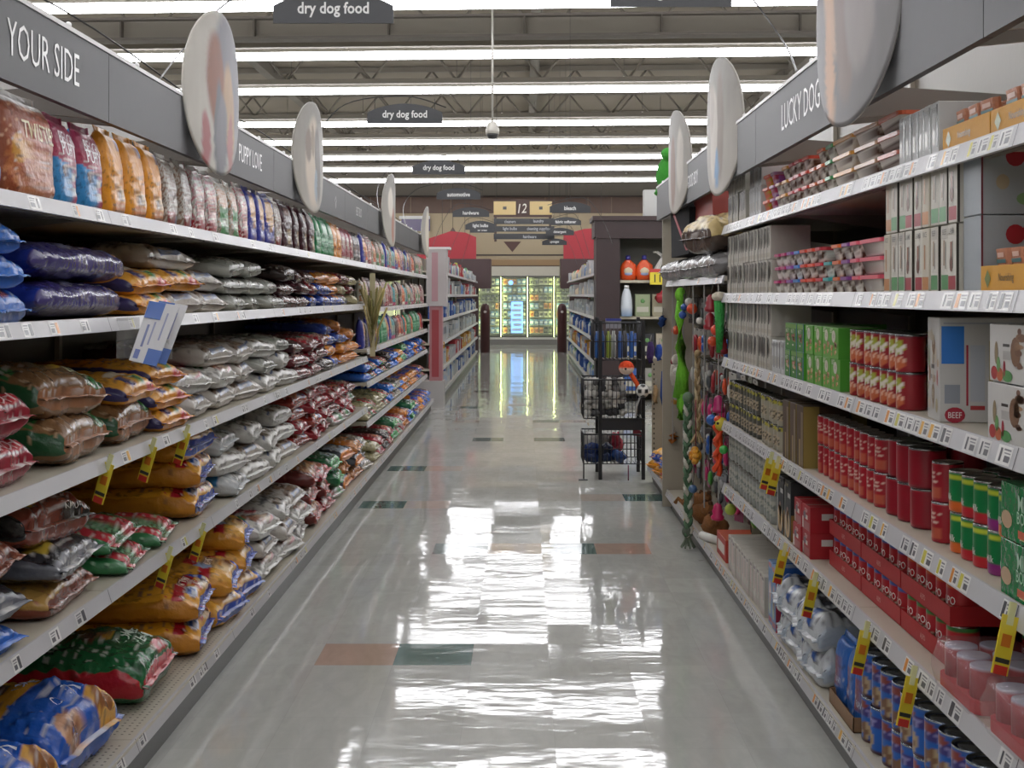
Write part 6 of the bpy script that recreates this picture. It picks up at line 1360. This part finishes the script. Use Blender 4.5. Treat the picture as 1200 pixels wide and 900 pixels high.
toy('plush_toy', 'bright orange plush with round white face beside the soccer ball', (X, 9.8, CAMZ + (346 - 431) * 9.8 / 1500), pump, [('leg', lambda q: q.tube([(.03, 0, -.04), (.08, 0, -.12), (.11, 0, -.2)], .018, 'd4501f', 'plush', 7)), ('eye', lambda q: q.ball((-.01, -.058, -.005), .01, '1c1a18', 'print', 6))])

# ------------------------------------------------------------------ dark wood end display
EX = 1.0; EY = 17.2
t = empty('end_display', 'dark brown wooden end display with orange detergent bottles', 'display shelving', (0, 0, 0))
b = MB(); b.box((EX - .03, EY, 0), (EX + .29, EY + .12, 2.30), '2e1c1c', 'wood'); obj('pilaster', b, t)
b = MB(); b.box((EX + 1.15, EY, 0), (EX + 1.4, EY + .12, 2.30), '2e1c1c', 'wood'); obj('pilaster', b, t)
b = MB(); b.box((EX - .05, EY - .02, 2.22), (EX + 1.42, EY + .75, 2.46), '2e1c1c', 'wood'); b.box((EX - .08, EY - .06, 2.44), (EX + 1.45, EY + .78, 2.50), '352221', 'wood'); b.box((EX - .02, EY - .03, 2.20), (EX + 1.4, EY + .1, 2.22), '33201f', 'wood'); obj('cornice', b, t)
b = MB(); b.box((EX - .02, EY + .72, 0), (EX + 1.4, EY + .76, 2.25), '5b5a50', 'board'); obj('back_panel', b, t)
b = MB(); b.box((EX - .02, EY + .12, 0), (EX + .02, EY + .74, 2.25), '2a1919', 'wood'); obj('side_panel', b, t)
for z in (.15, .62, 1.15, 1.64):
    b = MB(); b.box((EX + .02, EY + .02, z - .035), (EX + 1.38, EY + .7, z), 'a8a08c', 'paintmetal'); obj('shelf', b, t)
def deter():
    b = MB(); b.M = Matrix.Scale(1, 4)
    prof = [(.07, 0), (.105, .01), (.115, .08), (.11, .16), (.085, .22), (.045, .265), (.03, .28)]
    b.lathe(prof, 18, 'd2501f', 'plastic', sy=.6); b.ball((0, -.045, .12), (.068, .028, .068), 'c8b898', 'print', 16); b.ball((0, -.05, .085), (.06, .026, .03), '8f9cc0', 'print', 14)
    l = MB(); l.lathe([(.032, .275), (.034, .30), (.030, .335), (.0, .337)], 14, '33307a', 'plastic')
    h = MB(); h.tube([(.06, .0, .23), (.10, 0, .20), (.112, 0, .13), (.105, 0, .08)], .014, 'c4481c', 'plastic', 8)
    return Kind('detergent_bottle', 'bottle', b, [('cap', l, 'dark blue cap'), ('handle', h, None)])
K = deter()
for i, x in enumerate((1.41, 1.63)): K.at((x, EY + .15, 1.641), 0, 'orange detergent bottle with blue cap, %s on the wooden end display' % ordn(i), 'orange detergent bottles')
b = MB(); b.box((0, 0, 0), (.24, .006, .21), 'd9c62e', 'print'); b.box((0, -.002, .165), (.24, .0, .21), 'b8352a', 'print'); b.text('11', .15, (.10, -.003, .085), (1, 0, 0), (0, 0, 1), '26241e', 'print', .9); b.text('99', .05, (.19, -.003, .12), (1, 0, 0), (0, 0, 1), '26241e', 'print', .9)
tag(obj('price_sign', b, None, (1.69, EY - .03, 1.58)), 'yellow and red price sign reading 11 on the wooden end display', 'sign')
def goose(b):
    b.tube([(-.04, 0, .0), (-.05, 0, .10), (.0, 0, .2), (.04, 0, .28), (.03, 0, .34), (-.03, 0, .38)], .03, 'c8c6c0', 'plush', 10, [.05, .045, .035, .028, .024, .016])
toy('plush_toy', 'white long necked plush goose on the wooden end display', (1.83, EY + .15, 1.645), goose, [('beak', lambda q: q.tube([(-.03, 0, .38), (-.08, 0, .375)], .012, 'b8b4a8', 'plush', 6)), ('foot', lambda q: q.ball((-.04, -.02, .01), (.05, .03, .012), 'b8b4ac', 'plush', 8))])
t2 = empty('water_jug', 'tall clear and white jug with blue label, second shelf of the end display', 'bottle', (1.38, EY - .05 + .06, 1.151))
b = MB(); b.lathe([(.06, 0), (.075, .01), (.08, .12), (.07, .25), (.05, .34), (.03, .38)], 16, 'c8ccd0', 'plastic', colf=lambda a, z, k: '8fa8c8' if k in (0, 1) else 'c2c8ce'); obj('body', b, t2)
b = MB(); b.lathe([(.032, .38), (.032, .42), (.0, .42)], 12, 'd8d8d6', 'plastic'); obj('cap', b, t2)
for i, (x, z, c, lb) in enumerate([(1.60, 1.151, '8f9a78', 'olive green laundry carton'), (1.83, 1.151, '98927a', 'tan laundry carton'), (1.45, .621, '2c4a86', 'deep blue laundry carton'), (1.66, .621, '26262a', 'black laundry carton'), (1.88, .621, 'a09684', 'pale laundry carton'), (1.45, .151, '355a9c', 'blue lower laundry carton'), (1.7, .151, '8f8d86', 'grey lower laundry carton')]):
    b = MB(); b.cbox((-.10, -.08, 0), (.10, .08, .30), c, 'card', .004); b.quad([(-.08, -.081, .06), (.08, -.081, .06), (.08, -.081, .13), (-.08, -.081, .13)], 'b8b4a4'); o = tag(obj('laundry_carton', b, None, (x, EY + .13, z)), lb + ' on the wooden end display', 'box')
    q = MB(); q.ball((0, -.082, .21), (.03, .004, .03), '5a8a4c', 'print', 10); obj('emblem', q, o)
b = MB(); b.ball((0, 0, .09), (.14, .08, .09), '9c2c34', 'film', 16, jit=.4, seed=3); tag(obj('red_bag', b, None, (1.90, EY - .06, 1.32)), 'red crumpled bag hooked in front of the pale cartons on the end display', 'bag')
o = MB(); o.cbox((1.62, EY + .05, 2.505), (2.0, EY + .25, 2.86), 'b9b9b6', 'card'); t3 = tag(obj('topper_box', o), 'white box with a green circle on top of the wooden end display', 'box')
q = MB(); q.ball((1.87, EY + .045, 2.83), (.10, .006, .10), '4aa040', 'print', 18); obj('emblem', q, t3, label='green circle')

# ------------------------------------------------------------------ distant household shelving
FZ = [.46, .80, 1.12, 1.45, 1.76]
def prod(key, name, cat, main, parts=()): DES[key] = Kind(name, cat, main, parts)
def bottle(c, lab, cap, w_=.05, h=.24):
    b = MB(); b.lathe([(w_ * .9, 0), (w_, .01), (w_, h * .62), (w_ * .5, h * .82), (w_ * .35, h * .86)], 10, c, 'plastic', colf=lambda a, z, k: lab if k in (1, 2) and abs((a + PI) % (2 * PI) - PI) < 1.2 else c)
    l = MB(); l.lathe([(w_ * .38, h * .86), (w_ * .38, h), (0, h)], 8, cap, 'plastic'); return b, [('cap', l, None)]
def fbox(c, c2, c3, w_=.14, d=.14, h=.22):
    b = MB(); b.box((-d / 2, -w_ / 2, 0), (d / 2, w_ / 2, h), c, 'card')
    for s_ in (-1, 1): b.quad([(s_ * (d / 2 + .001), -w_ * .4, h * .35), (s_ * (d / 2 + .001), w_ * .4, h * .35), (s_ * (d / 2 + .001), w_ * .4, h * .75), (s_ * (d / 2 + .001), -w_ * .4, h * .75)], c2)
    b.quad([(-d * .4, -w_ / 2 - .001, h * .35), (d * .4, -w_ / 2 - .001, h * .35), (d * .4, -w_ / 2 - .001, h * .75), (-d * .4, -w_ / 2 - .001, h * .75)], c2); b.quad([(-d * .35, -w_ / 2 - .002, h * .12), (d * .35, -w_ / 2 - .002, h * .12), (d * .35, -w_ / 2 - .002, h * .25), (-d * .35, -w_ / 2 - .002, h * .25)], c3)
    return b, []
specs = [('f_white', 'household_bottle', 'bottle', bottle('b8bab8', '4a78b0', '9c3a3a')), ('f_blue', 'household_bottle', 'bottle', bottle('2f5ea8', 'b8bcc4', 'c8c8c4')), ('f_orange', 'household_bottle', 'bottle', bottle('cc5a2a', 'd8c8a8', '33307a', .06)), ('f_teal', 'household_bottle', 'bottle', bottle('3a98a8', 'c8d0cc', 'd8d8d4')),
         ('f_green', 'household_bottle', 'bottle', bottle('4a8a54', 'c8ccb8', 'b8b83a')), ('f_box', 'household_box', 'box', fbox('b4b4b4', '8a97ac', '4c4c50')), ('f_boxg', 'household_box', 'box', fbox('a8a8a6', '5a6470', '9c3038')), ('f_boxb', 'household_box', 'box', fbox('2a4f94', 'b0b8c8', 'c8c8c4')), ('f_boxo', 'household_box', 'box', fbox('bc8a3a', 'c9c0a8', '4a4030')), ('f_boxr', 'household_box', 'box', fbox('a8343a', 'c8b4b0', '4a4a4a', .12, .12, .2)), ('f_pack', 'paper_roll_pack', 'box', fbox('bcbebd', '9cb0c8', '8c8e92', .26, .2, .26))]
for k, n, c, (m, p) in specs: prod(k, n, c, m, p)
FN = dict(f_white='white bottle with blue label', f_blue='blue bottle', f_orange='orange bottle', f_teal='teal bottle', f_green='green bottle', f_box='pale grey carton', f_boxg='grey carton with red foot', f_boxb='deep blue carton', f_boxo='mustard carton', f_boxr='red carton', f_pack='large white wrapped pack')
FWD = dict(f_white=.115, f_blue=.115, f_orange=.135, f_teal=.115, f_green=.115, f_box=.16, f_boxg=.16, f_boxb=.16, f_boxo=.16, f_boxr=.14, f_pack=.30)
def far_run(side, Y0, n, xf, seed, name, palettes):
    r = random.Random(seed); xb = xf + .5
    for i in range(n):
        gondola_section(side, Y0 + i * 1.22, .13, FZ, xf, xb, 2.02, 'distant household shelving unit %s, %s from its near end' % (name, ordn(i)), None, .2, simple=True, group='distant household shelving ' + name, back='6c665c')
    for s_, z in enumerate([.13] + FZ):
        y = Y0 + .05; i = 0
        while y < Y0 + n * 1.22 - .2:
            key = r.choice(palettes[s_]); w_ = FWD[key]; rep = r.choice((1, 2, 3)) if key != 'f_pack' else 1; sz = r.uniform(.6, 1.15)
            for q in range(rep):
                if y > Y0 + n * 1.22 - .2: break
                DES[key].at((side * (xf + .10 + (.04 if key == 'f_pack' else 0)), y + w_ / 2, z + .001), (PI if side > 0 else 0) + r.uniform(-.1, .1), '%s, %s along, %s, %s' % (FN[key], ordn(i), ('bottom shelf', 'second shelf', 'third shelf', 'fourth shelf', 'fifth shelf', 'top shelf')[s_], name), 'household goods ' + name, parts=(y < 24), scale=(1, 1, sz))
                y += w_ * 1.35; i += 1
PL = [['f_boxb', 'f_pack', 'f_blue', 'f_box'], ['f_boxo', 'f_pack', 'f_box', 'f_boxr'], ['f_pack', 'f_box', 'f_boxg'], ['f_box', 'f_boxg', 'f_white', 'f_boxb'], ['f_box', 'f_white', 'f_boxg', 'f_boxr'], ['f_green', 'f_boxr', 'f_white', 'f_box']]
PR = [['f_white', 'f_blue', 'f_boxb', 'f_green'], ['f_boxb', 'f_boxo', 'f_box', 'f_orange'], ['f_orange', 'f_blue', 'f_boxb', 'f_teal'], ['f_box', 'f_white', 'f_boxg'], ['f_orange', 'f_box', 'f_teal'], ['f_white', 'f_box', 'f_green', 'f_orange']]
far_run(-1, 16.9, 11, 1.10, 5, 'beyond the bag units', PL)
far_run(1, 18.1, 10, 1.02, 8, 'beyond the end display', PR)
# white and red cardboard tower at the end of the bag run
t = empty('cardboard_tower', 'tall white and red cardboard display tower after the bag shelving', 'display', (-1.14, 16.25, 0))
b = MB(); b.box((-.5, -.03, .0), (.12, .30, .35), 'a8a4a2', 'card'); obj('base', b, t)
b = MB(); b.box((-.06, 0, .35), (.10, .25, 1.30), 'a8767a', 'card'); b.box((-.03, -.003, .4), (.06, 0, 1.25), '9c4248', 'print'); obj('body', b, t, label='faded red cardboard body')
b = MB(); b.box((-.10, -.02, 1.30), (.16, .26, 2.04), 'b4aeae', 'card'); b.box((-.03, -.023, 1.36), (.05, -.02, 1.98), 'b08a90', 'print'); b.box((-.12, -.03, 2.02), (.2, .28, 2.05), 'd8d6d4', 'card'); obj('header', b, t)
for i in range(2):
    b = MB(); b.box((0, 0, 0), (.10, .006, .09), 'cf9a28', 'print'); b.box((.01, -.001, .03), (.09, 0, .06), '8a5a1c', 'print')
    tag(obj('price_sign', b, None, (-1.185, 16.93 + .55 * i, .712)), 'small yellow price sign on the far shelving by the cardboard tower, %s' % ('farther' if i else 'nearer'), 'sign', 'yellow price signs')
# wooden canopies and posts closing the far run
for sx in (-1, 1):
    xo = .80 if sx < 0 else .88
    t = empty('end_canopy', 'dark wooden canopy end of the %s shelving' % ('far household' if sx < 0 else 'far detergent'), 'display shelving', (0, 31.0, 0))
    b = MB(); b.box((sx * xo, 0, 1.60), (sx * (xo + 1.3), .7, 2.32), '3b2424', 'wood'); obj('canopy', b, t)
    b = MB(); b.box((sx * 1.12, .4, 0), (sx * 2.1, .7, 1.6), '3b2424', 'wood'); obj('body', b, t)
    b = MB(); xp = -.98 if sx < 0 else .96
    b.lathe([(.12, 0), (.12, 1.05), (.10, 1.16), (.05, 1.22), (0, 1.23)], 16, '4a2626', 'wood'); o = tag(obj('wooden_post', b, None, (xp, 32.3, 0)), 'round topped dark red wooden post before the freezers, %s' % ('on the household side' if sx < 0 else 'on the detergent side'), 'post')
    q = MB(); q.ball((0, -.115, 1.02), (.035, .012, .035), 'd8d0c8', 'print', 10); obj('emblem', q, o)

# ------------------------------------------------------------------ glass door freezers along the back wall
t = empty('freezer_case', 'long glass door freezer case lit yellow green along the back wall', 'freezer', (0, 37.0, 0))
b = MB(); b.box((-4.6, 0, 0), (4.6, .06, .16), '6c6a66', 'paintmetal'); b.box((-4.6, -.02, .16), (4.6, .06, .22), 'b8b6b0', 'paintmetal'); obj('kick_panel', b, t)
b = MB(); b.box((-4.6, 0, 2.0), (4.6, .9, 2.27), 'b9b4a6', 'paintmetal'); obj('canopy', b, t)
b = MB(); b.box((-4.6, .85, .1), (4.6, .9, 2.0), 'c8c8b8', 'paintmetal'); obj('back_panel', b, t)
b = MB(); b.box((-4.6, .06, .16), (4.6, .85, .22), 'a8a8a0', 'paintmetal'); obj('floor_panel', b, t)
DW = .77; x0 = -4.6 + .24
xs_ = [-.67 - DW * 5 + DW * k for k in range(12)]
for k, x in enumerate(xs_):
    if x < -4.5 or x > 4.0: continue
    d = obj('door', MB(), t) if False else None
    b = MB(); f = '55554e'
    b.box((x + .01, -.02, .22), (x + .05, .02, 2.0), f, 'paintmetal'); b.box((x + DW - .05, -.02, .22), (x + DW - .01, .02, 2.0), f, 'paintmetal'); b.box((x + .05, -.02, .22), (x + DW - .05, .02, .27), f, 'paintmetal'); b.box((x + .05, -.02, 1.95), (x + DW - .05, .02, 2.0), f, 'paintmetal')
    d = obj('door', b, t)
    b = MB(); b.box((x + .05, -.004, .27), (x + DW - .05, .004, 1.95), 'dfe8e4', 'glass'); obj('glazing', b, d)
    b = MB(); hx = x + (.07 if k % 2 else DW - .07); b.tube([(hx, -.05, .8), (hx, -.05, 1.4)], .012, 'b8b8b4', 'paintmetal', 6); obj('handle', b, d)
    b = MB(); b.box((x + .0, .06, .24), (x + .05, .09, 1.96), 'ffffff', 'freezerlight'); obj('lamp_tube', b, t)
    for s_ in range(7):
        z = .34 + s_ * .235; b = MB(); b.box((x + .05, .12, z - .012), (x + DW, .8, z), 'b8bca8', 'paintmetal'); obj('shelf', b, t)
# frozen goods standing on the freezer shelves
fz = []
for c, l in (('8a8c7a', '3a3c34'), ('c08a4a', '8a5028'), ('4a5040', 'b8b89c'), ('c8c8a8', '5a5c48'), ('6a8aa8', 'c8d0d0'), ('2c3028', '6a6c54')):
    b = MB(); b.box((-.055, 0, 0), (.055, .12, .165), c, 'card'); b.quad([(-.04, -.001, .04), (.04, -.001, .04), (.04, -.001, .11), (-.04, -.001, .11)], l)
    fz.append(Kind('frozen_carton', 'box', b))
rf = random.Random(9)
for k, x in enumerate(xs_):
    if x < -1.5 or x > 1.3: continue
    for s_ in range(7):
        kk = rf.choice(fz); ci = fz.index(kk)
        for q in range(5):
            if rf.random() < .25: kk = rf.choice(fz)
            kk.at((x + .13 + q * .135, 37.16, .3405 + s_ * .235), 0, 'frozen carton, %s across, %s shelf up, %s freezer door' % (ordn(q), ordn(s_), ordn(k - 3)), 'frozen cartons behind the glass doors')
b = MB(); b.box((-.17, -.006, 0), (.17, .0, .9), '6f9ccc', 'screen')
for i in range(6): b.box((-.15 + (i % 2) * .05, -.009, .06 + i * .14), (.12, -.006, .13 + i * .14), 'c8dcf0', 'print')
tag(obj('lit_poster', b, None, (-.20, 36.975, .35)), 'glowing pale blue sign inside the middle freezer door', 'sign')
b = MB(); b.ball((0, 0, 0), (.07, .01, .07), '5a8ad8', 'screen', 14); tag(obj('glow_sign', b, None, (-.38, 36.97, 1.80)), 'small round blue lit sign high on the middle freezer door', 'sign')
